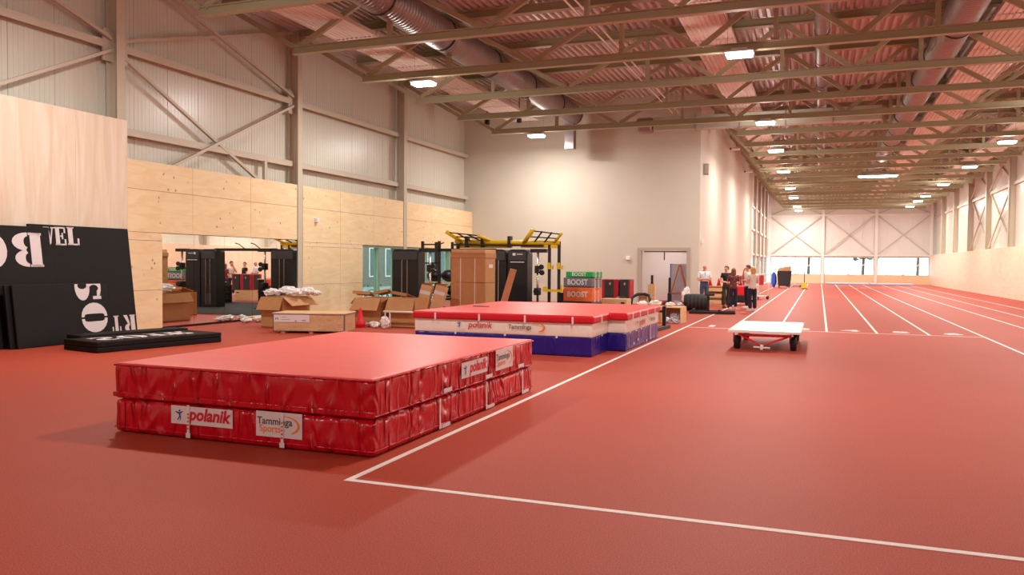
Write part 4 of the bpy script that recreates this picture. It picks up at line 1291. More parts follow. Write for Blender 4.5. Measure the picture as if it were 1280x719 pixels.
t = thing('black_bar', 'short black metal bar standing up from the pale wooden post box', 'bar', (-6.0, 30.95, 1.0))
part('bar', MB().tube([(0, 0, 0), (0, 0, .34)], .05, 8), M['black'], t)
part('bar_collar', MB().tube([(0, 0, 0), (0, 0, .03)], .065, 8), M['charcoal'], t)
t = thing('medicine_ball', 'glossy black ball resting left of the brown wooden block', 'ball', (-6.66, 28.6, 0))
part('ball_shell', MB().ball((0, 0, .3), .3, 18, 12), M['black'], t, smooth=True)
part('seam_ring', MB().tube([(.301 * cos(a * pi / 10), 0, .3 + .301 * sin(a * pi / 10)) for a in range(20)], .008, 4, True), M['charcoal'], t)
t = thing('rope_coil', 'thick black battle rope draped over the brown wooden block', 'rope', (-5.9, 28.5, .62))
part('rope', MB().tube([(-.32, -.25, -.3), (-.3, -.15, -.05), (-.15, 0, .06), (.1, .05, .07), (.28, 0, .03), (.36, -.15, -.2), (.38, -.2, -.5)], .055, 8), M['black'], t, smooth=True)
part('rope_end', MB().tube([(.38, -.2, -.5), (.39, -.21, -.61)], .06, 8), M['charcoal'], t)
for k in range(4):
    t = thing('bumper_plate', ('black', 'crimson', 'charcoal', 'crimson')[k] + (' weight plate standing first', ' weight plate standing second', ' weight plate standing third', ' weight plate standing fourth')[k] + ' from the left before the door', 'weight plate', (-5.42 + .16 * k, 29.2, .003), 0, 'standing weight plates')
    part('plate', MB().lathe((0, 0, .23), [(.23, -.06), (.23, .06)], 24, 'X'), M[('black', 'crimson', 'charcoal', 'crimson')[k]], t, bevel=.01)
    part('hub', MB().lathe((0, 0, .23), [(.06, -.066), (.06, .066)], 12, 'X'), M['chrome'], t)
t = thing('balance_dome', 'pinkish grey half ball balance trainer on the floor before the doorway', 'balance trainer', (-5.05, 30.5, 0))
part('dome', MB().lathe((0, 0, .05), [(.42, 0), (.40, .12), (.32, .24), (.18, .32), (.02, .35)], 24), mat('dome_vinyl', (150, 118, 122), .3), t, smooth=True)
part('dome_base', MB().lathe((0, 0, 0), [(.43, 0), (.43, .05)], 24), M['charcoal'], t)
t = thing('boxing_post', 'slim black free-standing post in front of the white doorway', 'post', (-4.85, 28.2, 0))
part('post_shaft', MB().lathe((0, 0, 0), [(.075, .05), (.075, .75), (.05, .78), (.045, 1.28), (.03, 1.30)], 12), M['black'], t, smooth=False)
part('post_base', MB().lathe((0, 0, 0), [(.22, 0), (.2, .05)], 16), M['charcoal'], t)

# ------------------------------------------------------------------ open crates by the landing bed
def open_crate(label, x0, x1, y0, y1, h, open_front, seed):
    t = thing('packing_crate', label, 'crate', ((x0 + x1) / 2, (y0 + y1) / 2, 0), radians(-4))
    w, d, k = (x1 - x0) / 2, (y1 - y0) / 2, .03
    part('crate_top', MB().bb((-w, -d, h - k), (w, d, h)), M['box_ply'], t, bevel=.004)
    part('crate_side', MB().bb((-w, -d, .0), (-w + k, d, h - k)), M['box_ply'], t)
    part('crate_side', MB().bb((w - k, -d, .0), (w, d, h - k)), M['box_ply'], t)
    part('crate_back', MB().bb((-w + k, d - k, 0), (w - k, d, h - k)), M['box_ply'], t)
    part('crate_floor', MB().bb((-w + k, -d, 0), (w - k, d - k, k)), M['box_ply'], t)
    if not open_front:
        part('crate_front', MB().bb((-w + k, -d, k), (w - k, -d + k, h - k)), M['box_ply'], t)
    return t
open_crate('open plywood packing crate with foil spilling out, beside the white side line', -4.42, -3.80, 24.3, 25.0, .48, True, 1)
open_crate('plywood packing crate holding plastic wrap, left of the open foil crate', -5.25, -4.46, 24.5, 25.2, .47, False, 2)
for k, (x, y, r, e) in enumerate(((-4.05, 24.50, .14, (1, .7, .8)), (-4.22, 24.12, .12, (1, .8, .7)), (-3.93, 24.06, .10, (1.2, .8, .6)))):
    lump('foil_wrap', ('upper', 'left', 'right')[k] + ' lump of silver foil spilling from the open plywood crate', 'wrapping', (x, y, .035 if k == 0 else 0), r, e, 'foil', k + 31, 'foil in the crate', .6)
for k, (x, y, r) in enumerate(((-5.08, 24.75, .13), (-4.70, 24.8, .15), (-4.22, 24.7, .11))):
    lump('plastic_wrap', ORD[k] + ' from the left of the white plastic lumps lying on the plywood crates', 'wrapping', (x, y, .475 + (.005 if k == 2 else -.005)), r, (1.2, .9, .55), 'plastic', k + 41, 'white plastic on the crates', .5)
t = thing('metal_stand', 'black metal upright on a low foot beside the right end of the landing bed', 'stand', (-4.02, 21.9, 0), radians(-4))
part('upright', MB().beam((.12, 0, .06), (.12, 0, .62), .09, .09, up=(0, 1, 0)), M['black'], t, bevel=.006)
part('side_arm', MB().beam((-.22, 0, .48), (.12, 0, .48), .06, .06), M['black'], t)
part('foot', MB().beam((.1, -1.0, .05), (.12, .45, .05), .14, .09), M['charcoal'], t, bevel=.01)

# ------------------------------------------------------------------ tyre sled
t = thing('tyre_roller', 'black rubber tyre lying on its tread in front of the man in the white shirt', 'tyre', (-4.35, 31.1, 0), radians(4))
part('tyre_body', MB().lathe((0, 0, .33), [(.2, -.42), (.27, -.44), (.31, -.38), (.32, -.15), (.32, .15), (.31, .38), (.27, .44), (.2, .42)], 22, 'X'), M['tyre'], t, smooth=True)
for k in range(5):
    part('tread_rib', MB().lathe((0, 0, .33), [(.325, -.30 + k * .14), (.325, -.23 + k * .14)], 22, 'X'), M['charcoal'], t)
t = thing('sled_frame', 'flat black steel training sled frame lying on the floor by the tyre', 'sled', (-3.65, 29.9, 0), radians(6))
for yy in (-.5, .25):
    part('runner', MB().beam((-.75, yy, .05), (.85, yy + .1, .05), .10, .09), M['black'], t, bevel=.008)
for xx in (-.6, .3):
    part('cross_bar', MB().beam((xx, -.5, .12), (xx, .4, .12), .08, .07), M['black'], t, bevel=.006)
part('push_post', MB().beam((-.1, .2, .08), (-.1, .2, .72), .09, .09, up=(0, 1, 0)), M['black'], t, bevel=.006)
part('push_head', MB().bb((-.22, .12, .62), (.12, .28, .72)), M['charcoal'], t, bevel=.008)

# ------------------------------------------------------------------ doorway leaning things
t = thing('trestle', 'open wooden A-shaped trestle standing in the doorway', 'trestle', (-5.95, 36.9, 0))
part('leg', MB().beam((-.45, 0, 0), (.0, .15, 1.75), .09, .05), M['oak'], t)
part('leg', MB().beam((.5, 0, 0), (.06, .15, 1.75), .09, .05), M['oak'], t)
part('cross_piece', MB().beam((-.3, .03, .45), (.35, .03, .45), .05, .09), M['oak'], t)
t = thing('foil_board', 'silver blue foil faced board upright behind the wooden trestle', 'board', (-5.9, 37.4, 0))
part('board_face', MB().bb((-.5, 0, 0), (.52, .06, 1.80)), M['foil'], t, bevel=.006)
part('board_edge', MB().bb((-.52, -.01, 0), (-.48, .07, 1.80)), M['blue'], t)
t = thing('fire_extinguisher', 'small red extinguisher standing at the foot of the wooden trestle', 'extinguisher', (-5.6, 36.4, 0))
part('cylinder', MB().lathe((0, 0, 0), [(.08, 0), (.08, .4), (.03, .48), (.03, .52)], 14), M['redtube'], t, smooth=True)
part('valve', MB().bb((-.05, -.03, .5), (.07, .03, .56)), M['black'], t)
lump('plastic_sheet', 'tall bunch of clear plastic sheeting at the right door jamb', 'wrapping', (-5.3, 34.9, 0), .28, (.6, .5, 1.35), 'plastic', 55, None, .4)

# ------------------------------------------------------------------ things behind the group
pc = thing('slatted_crate', 'pale wooden box crate standing behind the man in the white shirt', 'crate', (-4.3, 36.6, 0), radians(3))
part('crate_sides', MB().bb((-.45, -.35, 0), (-.40, .35, .8)).bb((.40, -.35, 0), (.45, .35, .8)).bb((-.4, .30, 0), (.4, .35, .8)).bb((-.4, -.35, 0), (.4, .30, .06)), M['box_ply'], pc)
for z in (.06, .33, .60):
    part('slat', MB().bb((-.45, -.37, z), (.45, -.35, z + .16)), M['box_ply'], pc)
part('crate_lid', MB().bb((-.47, -.38, .8), (.47, .37, .84)), M['crate'], pc)
for k, (x, y) in enumerate(((-4.5, 36.5), (-4.15, 36.7))):
    t = thing('marker_cone', ('left' if k == 0 else 'right') + ' red cone on the pale crate between the standing people', 'cone', (x, y, .84), 0, 'red cones on the crate')
    part('cone_body', MB().lathe((0, 0, .0), [(.09, .012), (.02, .33), (.012, .34)], 14), M['cone'], t, smooth=True)
    part('cone_base', MB().bb((-.11, -.11, 0), (.11, .11, .014)), M['cone'], t)
def cart(label, x, y, rz):
    t = thing('hurdle_cart', label, 'cart', (x, y, 0), rz, 'white carts with red panels')
    for sx in (-.6, .6):
        part('end_frame', MB().tube([(sx, -.3, .15), (sx, -.3, 1.3), (sx, .3, 1.3), (sx, .3, .15)], .025, 8), M['white'], t, smooth=True)
    part('rail', MB().tube([(-.6, -.3, 1.3), (.6, -.3, 1.3)], .025, 8).tube([(-.6, .3, .4), (.6, .3, .4)], .025, 8), M['white'], t)
    part('side_panel', MB().bb((-.25, -.33, .75), (.1, -.30, 1.25)), M['crimson'], t)
    part('deck_board', MB().bb((-.6, -.3, .15), (.6, .3, .19)), M['white'], t)
    for sx in (-.5, .5):
        part('wheel', MB().lathe((sx, -.3, .09), [(.09, -.03), (.09, .03)], 14, 'Y').lathe((sx, .3, .09), [(.09, -.03), (.09, .03)], 14, 'Y'), M['black'], t)
    return t
cart('white tubular cart with a red panel visible between the woman pairs', -3.35, 39.5, radians(10))
cart('white tubular cart with a red panel right of the blonde woman', -3.0, 43.5, radians(60))
t = thing('floor_machine', 'red and black wheeled machine standing behind the women', 'machine', (-3.25, 36.8, 0), radians(20))
part('machine_body', MB().bb((-.35, -.25, .35), (.35, .25, .85)), M['redtube'], t, bevel=.05)
part('engine_block', MB().bb((-.4, -.3, .12), (.4, .28, .45)), M['black'], t, bevel=.04)
for sx in (-.36, .36):
    part('wheel', MB().lathe((sx, -.12, .17), [(.17, -.05), (.17, .05)], 16, 'X'), M['tyre'], t, bevel=.01)
part('push_handle', MB().tube([(-.25, .25, .7), (-.25, .75, 1.05), (.25, .75, 1.05), (.25, .25, .7)], .02, 6), M['black'], t)

# ------------------------------------------------------------------ flat trolley on the track
tx0, tx1, ty0, ty1, tz = -1.72, -.33, 17.1, 20.05, .41
t = thing('mat_trolley', 'low flat trolley with a shiny white deck and red drawbar on the track', 'trolley', ((tx0 + tx1) / 2, (ty0 + ty1) / 2, 0))
w, d = (tx1 - tx0) / 2, (ty1 - ty0) / 2
part('deck', MB().bb((-w, -d, tz - .045), (w, d, tz)), M['alu'], t, bevel=.01)
part('deck_rim', MB().bb((-w - .015, -d - .015, tz - .05), (w + .015, -d, tz + .004)).bb((-w - .015, -d, tz - .05), (-w, d, tz + .004)).bb((w, -d, tz - .05), (w + .015, d, tz + .004)), M['white'], t, bevel=.005)
part('chassis', MB().beam((-w + .2, -d + .12, tz - .10), (w - .2, -d + .12, tz - .10), .05, .05).beam((-w + .2, -d + .1, tz - .1), (-w + .2, d - .1, tz - .1), .05, .05).beam((w - .2, -d + .1, tz - .1), (w - .2, d - .1, tz - .1), .05, .05), M['redtube'], t)
for sx in (-1, 1):
    for sy in (-1, 1):
        wl = part('wheel', MB().lathe((sx * (w - .14), sy * (d - .35), .145), [(.09, -.062), (.135, -.06), (.145, -.03), (.145, .03), (.135, .06), (.09, .062)], 22, 'X'), M['tyre'], t, smooth=True)
        part('wheel_fork', MB().bb((sx * (w - .14) - .08, sy * (d - .35) - .03, .14), (sx * (w - .14) - .066, sy * (d - .35) + .03, tz - .07)).bb((sx * (w - .14) + .066, sy * (d - .35) - .03, .14), (sx * (w - .14) + .08, sy * (d - .35) + .03, tz - .07)), M['charcoal'], wl)
        part('hub', MB().lathe((sx * (w - .14), sy * (d - .35), .145), [(.05, -.066), (.05, .066)], 12, 'X'), M['greyplastic'], wl)
hx, hy = -.03, -d - .22
part('drawbar', MB().tube([(-w + .26, -d + .1, tz - .12), (hx, hy + .12, .12), (w - .26, -d + .1, tz - .12)], .022, 8), M['redtube'], t, smooth=True)
part('handle', MB().tube([(hx - .16, hy, .10), (hx + .16, hy, .09)], .018, 8), M['white'], t, smooth=True)
part('handle_grip', MB().bb((hx - .025, hy - .10, .06), (hx + .03, hy + .06, .15)), M['print'], t, bevel=.008)

# ------------------------------------------------------------------ far end of the hall
t = thing('waste_container', 'dark upright container with a brown load on top at the far end', 'container', (-2.62, 68.2, 0))
part('container_body', MB().add([(-.45, -.4, .15), (.45, -.4, .15), (.45, .4, .15), (-.45, .4, .15), (-.55, -.48, 1.35), (.55, -.48, 1.35), (.55, .48, 1.35), (-.55, .48, 1.35)], [(0, 3, 2, 1), (4, 5, 6, 7), (0, 1, 5, 4), (1, 2, 6, 5), (2, 3, 7, 6), (3, 0, 4, 7)]), M['bin'], t, bevel=.03)
part('load', MB().add([(-.5, -.4, 1.35), (.5, -.4, 1.35), (.5, .4, 1.35), (-.5, .4, 1.35), (-.45, -.3, 1.55), (.5, -.3, 1.75), (.5, .3, 1.75), (-.4, .3, 1.6)], [(0, 3, 2, 1), (4, 5, 6, 7), (0, 1, 5, 4), (1, 2, 6, 5), (2, 3, 7, 6), (3, 0, 4, 7)]), M['card'], t, bevel=.02)
for sx in (-.38, .38):
    part('castor', MB().lathe((sx, -.3, .075), [(.075, -.03), (.075, .03)], 12, 'X').lathe((sx, .3, .075), [(.075, -.03), (.075, .03)], 12, 'X'), M['black'], t)
lump('blue_sack', 'blue plastic sack slumped against the left of the dark container', 'sack', (-3.42, 68.3, 0), .42, (.5, .6, 1.4), 'blue', 61, None, .3)
t = thing('yellow_stand', 'yellow pallet truck with a dark upright handle at the far end of the track', 'pallet truck', (-1.06, 65.4, 0))
part('truck_body', MB().add([(-.28, -.15, .06), (.28, -.15, .06), (.28, .15, .06), (-.28, .15, .06), (-.10, -.08, .5), (.10, -.08, .5), (.10, .08, .5), (-.10, .08, .5)], [(0, 3, 2, 1), (4, 5, 6, 7), (0, 1, 5, 4), (1, 2, 6, 5), (2, 3, 7, 6), (3, 0, 4, 7)]), M['yellow'], t, bevel=.02)
part('fork', MB().bb((-.26, .1, .05), (-.10, 1.3, .1)).bb((.10, .1, .05), (.26, 1.3, .1)), M['yellow'], t)
part('steering_handle', MB().tube([(0, -.05, .45), (0, -.15, 1.25)], .03, 8).tube([(-.18, -.15, 1.3), (-.06, -.15, 1.22), (.06, -.15, 1.22), (.18, -.15, 1.3)], .025, 6), M['black'], t)
part('wheel', MB().lathe((0, -.05, .09), [(.09, -.14), (.09, .14)], 14, 'X'), M['black'], t)
t = thing('low_mat', 'flat grey board on low blocks beside the yellow pallet truck', 'board', (-2.0, 72.5, 0))
part('board', MB().bb((-.7, -.9, .12), (.7, .9, .2)), M['greyplastic'], t)
part('block', MB().bb((-.6, -.8, 0), (-.45, .8, .12)).bb((.45, -.8, 0), (.6, .8, .12)), M['charcoal'], t)
for k, (x0, x1) in enumerate(((.6, 4.4), (4.5, 8.2))):
    t = thing('long_mat', ('left' if k == 0 else 'right') + ' pale grey mat lying across the track in front of the far wall', 'gym mat', ((x0 + x1) / 2, 84.6, 0), 0, 'pale mats at the far wall')
    part('mat_slab', MB().bb((-(x1 - x0) / 2, -1, .002), ((x1 - x0) / 2, 1, .16)), mat('pale_mat', (196, 196, 206), .5), t, bevel=.02)
    part('mat_edge', MB().bb((-(x1 - x0) / 2, -1.01, .02), ((x1 - x0) / 2, -1.0, .05)), M['blue'], t)

# ------------------------------------------------------------------ wall fittings
def wallbox(name, label, cat, loc, d, m='greyplastic', front=None):
    t = thing(name, label, cat, loc)
    part('housing', MB().bb((-d[0] / 2, -d[1] / 2, -d[2] / 2), (d[0] / 2, d[1] / 2, d[2] / 2)), M[m], t, bevel=.01)
    if front:
        fx, fy = front
        part('front_cover', MB().bb((fx * d[0] / 2 - (d[0] * .4 if not fx else .01), fy * d[1] / 2 - (d[1] * .4 if not fy else .01), -d[2] * .4), (fx * d[0] / 2 + (d[0] * .4 if not fx else .012), fy * d[1] / 2 + (d[1] * .4 if not fy else .012), d[2] * .4)), M['doorframe' if m == 'greyplastic' else 'plastic'], t)
    return t
wallbox('wall_speaker', 'narrow grey loudspeaker high on the pale corridor wall', 'speaker', (CX + .11, 36.8, 6.0), (.2, .25, .48), front=(0, -1))
wallbox('wall_switch', 'small white box on the corridor wall just past the corner', 'wall box', (CX + .05, 36.2, 2.77), (.1, .2, .22), 'plastic', (0, -1))
wallbox('wall_sensor', 'small round white detector on the cream wall left of the door', 'sensor', (-8.0, BY - .05, 2.03), (.18, .1, .18), 'plastic', (0, -1))
wallbox('wall_detector', 'small white detector high on the plywood right of the steel column', 'sensor', (WX + .06, 22.75, 3.12), (.12, .14, .14), 'plastic', (1, 0))
for k, (y, z) in enumerate(((47.5, 8.35), (57.0, 8.1))):
    t = thing('wall_floodlight', ('nearer' if k == 0 else 'farther') + ' small white bracket lamp high under the eave of the corridor wall', 'lamp', (CX + .3, y, z), 0, 'eave bracket lamps')
    part('lamp_head', MB().bb((-.2, -.2, -.06), (.25, .2, .06)), M['plastic'], t, bevel=.01)
    part('bracket', MB().bb((-.3, -.05, -.05), (-.15, .05, .05)), M['charcoal'], t)
for k, xx in enumerate((-13.96, -12.44)):
    t = thing('ceiling_speaker', ('left' if k == 0 else 'right') + ' small black loudspeaker hanging below the roof near the back wall', 'speaker', (xx, 33.5, 8.05), 0, 'black hanging speakers')
    part('speaker_cabinet', MB().bb((-.09, -.09, -.13), (.09, .09, .13)), M['black'], t, bevel=.02)
    part('mount_pole', MB().tube([(0, 0, .2), (0, 0, ZT - 8.05)], .02, 6), M['black'], t)

# ------------------------------------------------------------------ outside the windows
structure('ground', MB().bb((-90, -40, -.35), (-16.5, 160, -.22)).bb((-16.5, FY + .5, -.35), (90, 160, -.22)), M['asphalt'])
def facade(label, x, y0, y1, h, wm):
    t = thing('building', label, 'building', (x, y0, -.22))
    part('facade_wall', MB().bb((-8, 0, 0), (0, y1 - y0, h)), M[wm], t)
    y = 1.0
    while y < y1 - y0 - 2:
        for z in (.8, 4.2, 7.4):
            if z + 2.4 < h:
                f_ = part('window', MB().bb((-.02, y, z), (.06, y + 1.6, z + 2.4)), M['white'], t)
                part('pane', MB().bb((.05, y + .1, z + .1), (.08, y + 1.5, z + 2.3)), M['winglass'], f_)
        y += 2.6
facade('grey building with tall windows seen through the glass beside the rig', -34, 30, 92, 9, 'brick')
for k, y in enumerate((33.5, 38.0, 43.0, 48.5, 55)):
    t = thing('canopy_post', '%s green steel post outside the glass, counted from the left' % ORD[k], 'post', (-18.0, y, -.22), 0, 'green outdoor posts')
    part('shaft', MB().bb((-.14, -.14, .04), (.14, .14, 5)), M['greenpost'], t, bevel=.01)
    part('base_plate', MB().bb((-.25, -.25, 0), (.25, .25, .04)), M['steel'], t)
def bike(label, x, y, rz):
    t = thing('bicycle', label, 'bicycle', (x, y, -.22), rz, 'bicycles parked outside')
    for sx in (-.52, .52):
        part('wheel', MB().tube([(sx + .33 * cos(a * pi / 9), 0, .34 + .33 * sin(a * pi / 9)) for a in range(18)], .025, 5, True), M['black'], t)
    part('frame', MB().tube([(-.52, 0, .34), (-.15, 0, .8), (.4, 0, .85), (0, 0, .32), (-.15, 0, .8)], .022, 5).tube([(.52, 0, .34), (.4, 0, .95)], .02, 5), mat('bike_frame', (170, 196, 206), .35), t)
    part('saddle', MB().bb((-.28, -.06, .86), (-.04, .06, .92)), M['black'], t, bevel=.02)
    part('handlebar', MB().tube([(.38, -.25, .98), (.4, 0, 1.0), (.38, .25, .98)], .016, 5), M['charcoal'], t)
for k in range(9):
    bike('%s parked bicycle outside the tall glass, counted from the left' % ORD[k], -19.2 - .1 * (k % 3), 31.2 + k * 1.3, radians(10 + 7 * (k % 4)))
def tree(label, x, y, h, seed):
    t = thing('tree', label, 'tree', (x, y, -.22), 0, 'trees outside the far windows')
    part('trunk', MB().tube([(0, 0, 0), (.1, 0, h * .5), (0, .1, h * .8)], [.22, .16, .08], 8), M['bark'], t)
    rnd = random.Random(seed)
    mb = MB()
    for k in range(420):
        a, b, r = rnd.uniform(0, 2 * pi), rnd.uniform(-1, 1), rnd.uniform(.55, 1) * h * .38
        c = Vector((r * cos(a) * sqrt(1 - b * b), r * sin(a) * sqrt(1 - b * b), h * .66 + r * b * .9))
        u = Vector((rnd.uniform(-1, 1), rnd.uniform(-1, 1), rnd.uniform(-1, 1))).normalized() * rnd.uniform(.25, .5)
        v = u.cross(Vector((rnd.uniform(-1, 1), rnd.uniform(-1, 1), .3))).normalized() * u.length * .6
        mb.add([c - u, c + v, c + u, c - v], [(0, 1, 2, 3)])
    o = part('foliage', mb, M['leaf'], t)
    o['kind'] = 'stuff'
for k, (x, y, h) in enumerate(((-8, 116, 9), (-1.5, 124, 11), (5.5, 120, 8), (13, 128, 10), (-15, 112, 8))):
    tree('%s leafy tree beyond the far windows' % ('left', 'centre left', 'centre', 'right', 'far left')[k], x, y, h, k)

# ------------------------------------------------------------------ people
def skin_mesh(nodes, edges, root, m, sub=1, name='body'):
    """one continuous skin over a joint skeleton"""
    names = list(nodes)
    idx = {n: i for i, n in enumerate(names)}
    me = bpy.data.meshes.new(name)
    me.from_pydata([nodes[n][0] for n in names], [(idx[a], idx[b]) for a, b in edges], [])
    ob = bpy.data.objects.new(name, me)
    COL.objects.link(ob)
    ob.modifiers.new('Skin', 'SKIN')
    sv = me.skin_vertices[0].data
    for n in names:
        r = nodes[n][1]
        sv[idx[n]].radius = r if isinstance(r, tuple) else (r, r)
        sv[idx[n]].use_root = (n == root)
        sv[idx[n]].use_loose = False
    s_ = ob.modifiers.new('Sub', 'SUBSURF')
    s_.levels = s_.render_levels = sub
    bpy.context.view_layer.update()
    out = bpy.data.meshes.new_from_object(ob.evaluated_get(bpy.context.evaluated_depsgraph_get()))
    bpy.data.objects.remove(ob)
    bpy.data.meshes.remove(me)
    out.materials.clear()
    out.materials.append(m)
    for p in out.polygons:
        p.use_smooth = True
    return out

def person(label, loc, rz, H, arms, shirt, trousers, hair, skin='skin', sleeve=.8, wide=1.0, flare=1.0, head_turn=0.0, shoe='shoe', hair_len=0, tie=False, step=0.0, tuck=False):
    """faces -Y locally; arms: {'l': (elbow, wrist, finger direction), 'r': ...} for a 1.75 m body"""
    k = H / 1.75
    t = thing('person', label, 'person', loc, rz)
    w = wide
    N = {'pelvis': ((0, 0, .96), (.138 * w, .10)), 'waist': ((0, 0, 1.08), (.132 * w, .095)), 'ribs': ((0, -.01, 1.22), (.150 * w, .105)), 'chest': ((0, 0, 1.36), (.160 * w, .105)),
         'neckb': ((0, .01, 1.475), (.085, .065)), 'neck': ((0, .008, 1.53), .046), 'jaw': ((0, -.012, 1.592), (.066, .070)), 'face': ((0, -.018, 1.65), (.078, .092)), 'crown': ((0, -.005, 1.715), (.058, .07))}
    E_ = [('pelvis', 'waist'), ('waist', 'ribs'), ('ribs', 'chest'), ('chest', 'neckb'), ('neckb', 'neck'), ('neck', 'jaw'), ('jaw', 'face'), ('face', 'crown')]
    for s, sg in (('l', 1), ('r', -1)):
        el, wr, fd = arms[s]
        sh = Vector((sg * .178 * w, .01, 1.415))
        el, wr, fd = Vector(el), Vector(wr), Vector(fd).normalized()
        mid = sh.lerp(el, .55)
        fm = el.lerp(wr, .35)
        N.update({s + 'sh': (sh, .066), s + 'ua': (mid, .052), s + 'el': (el, .042), s + 'fa': (fm, .043), s + 'wr': (wr, .028), s + 'pa': (wr + fd * .05, (.036, .018))})
        E_ += [('chest', s + 'sh'), (s + 'sh', s + 'ua'), (s + 'ua', s + 'el'), (s + 'el', s + 'fa'), (s + 'fa', s + 'wr'), (s + 'wr', s + 'pa')]
        side = fd.cross(Vector((0, 0, 1)))
        side = side.normalized() if side.length > .2 else Vector((1, 0, 0))
        nrm = side.cross(fd).normalized()
        base = wr + fd * .085
        for j, (o_, L) in enumerate(((-.030, .062), (-.010, .075), (.010, .070), (.029, .056))):
            a = base + side * o_
            b = a + fd * L * .55 - nrm * .006
            c_ = b + (fd * .75 - nrm * .6).normalized() * L * .5
            N.update({f'{s}f{j}a': (a, .010), f'{s}f{j}b': (b, .0085), f'{s}f{j}c': (c_, .007)})
            E_ += [(s + 'pa', f'{s}f{j}a'), (f'{s}f{j}a', f'{s}f{j}b'), (f'{s}f{j}b', f'{s}f{j}c')]
        th = wr + fd * .035 + side * -.04 - nrm * .01
        N.update({s + 'ta': (th, .012), s + 'tb': (th + fd * .045 - side * .012 - nrm * .01, .009)})
        E_ += [(s + 'wr', s + 'ta'), (s + 'ta', s + 'tb')]
        st = step * sg
        N.update({s + 'hip': ((sg * .09 * w, 0, .90), .078 * w), s + 'th': ((sg * .098, -.01 + st * .3, .70), .085 * w), s + 'kn': ((sg * .10, -.015 + st * .6, .50), .058), s + 'ca': ((sg * .10, .015 + st * .8, .34), .056), s + 'an': ((sg * .10, .02 + st, .09), .036), s + 'he': ((sg * .10, .03 + st, .045), .034), s + 'to': ((sg * .115, -.12 + st, .035), (.04, .026))})
        E_ += [('pelvis', s + 'hip'), (s + 'hip', s + 'th'), (s + 'th', s + 'kn'), (s + 'kn', s + 'ca'), (s + 'ca', s + 'an'), (s + 'an', s + 'he'), (s + 'he', s + 'to')]
    N['nose'] = ((0, -.100, 1.640), .013)
    E_.append(('face', 'nose'))
    N['chin'] = ((0, -.078, 1.568), .026)
    E_.append(('jaw', 'chin'))
    R = Matrix.Rotation(head_turn, 3, 'Z')
    for n in ('jaw', 'face', 'crown', 'nose', 'chin'):
        p = Vector(N[n][0])
        N[n] = (R @ p, N[n][1])
    def scale(nodes, f=1.0):
        return {n: (Vector(p) * k, tuple(q * k * f for q in r) if isinstance(r, tuple) else r * k * f) for n, (p, r) in nodes.items()}
    put('body', skin_mesh(scale(N), E_, 'pelvis', M[skin], 2), t)
    # shirt: torso and upper arms, a little larger than the body
    def sub(keys, grow, extra=None):
        d = {n: (N[n][0], tuple(q + grow for q in N[n][1]) if isinstance(N[n][1], tuple) else N[n][1] + grow) for n in keys}
        if extra:
            d.update(extra)
        ed = [e for e in E_ if e[0] in d and e[1] in d]
        return d, ed
    ex = {}
    keys = ['pelvis', 'waist', 'ribs', 'chest', 'neckb', 'lsh', 'lua', 'rsh', 'rua']
    d, ed = sub(keys, .026)
    d['pelvis'] = (Vector((0, 0, .98)), (.182 * w, .14))
    if not tie and not tuck:
        d['hem'] = (Vector((0, 0, .84)), (.225 * w, .165))
        ed.append(('pelvis', 'hem'))
    d['neckb'] = (Vector((0, .012, 1.455)), (.085, .066))
    for s in 'lr':
        sh_, el_ = Vector(N[s + 'sh'][0]), Vector(N[s + 'el'][0])
        d[s + 'ua'] = (sh_.lerp(el_, .55 * sleeve + .1), .070)
        d[s + 'cuff'] = (sh_.lerp(el_, .62 * sleeve + .18), .072)
        ed.append((s + 'ua', s + 'cuff'))
    put('shirt', skin_mesh(scale(d), ed, 'chest', M[shirt], 1, 'shirt'), t)
    keys = ['pelvis', 'lhip', 'lth', 'lkn', 'lca', 'lan', 'rhip', 'rth', 'rkn', 'rca', 'ran']
    d, ed = sub(keys, .012)
    d['pelvis'] = (Vector((0, 0, .965)), (.182 * w, .135))
    d['top'] = (Vector((0, 0, 1.10)), (.150 * w, .115))
    d['band'] = (Vector((0, 0, 1.03)), (.166 * w, .125))
    ed += [('pelvis', 'band'), ('band', 'top')]
    for s in 'lr':
        d[s + 'hip'] = (d[s + 'hip'][0], .112 * w)
    for s in 'lr':
        for n, r in (('kn', .072), ('ca', .074), ('an', .066)):
            d[s + n] = (d[s + n][0], r * flare)
    put('trousers', skin_mesh(scale(d), ed, 'pelvis', M[trousers], 1, 'trousers'), t)
    for s in 'lr':
        a, b = Vector(N[s + 'he'][0]) * k, Vector(N[s + 'to'][0]) * k
        c = (a + b) / 2
        part('shoe', MB().ball((c.x, c.y - .01, .045), 1, 12, 8, (.052, .15, .046)).bb((c.x - .045, c.y - .13, .001), (c.x + .045, c.y + .11, .02)), M[shoe], t, smooth=True)
    def hp(x, y, z):
        return (R @ Vector((x, y, z))) * k
    for sx in (-.032, .032):
        e = hp(sx, -.080, 1.665)
        part('eye', MB().ball(e, .011, 8, 6), M['eye'], t, smooth=True)
        part('ear', MB().ball(hp(sx * 2.35, .0, 1.645), .022, 8, 6, (.5, .8, 1.3)), M[skin], t, smooth=True)
    m_ = hp(0, -.084, 1.600)
    part('mouth', MB().ball(m_, .02, 8, 6, (1, .35, .3)), M['lip'], t, smooth=True)
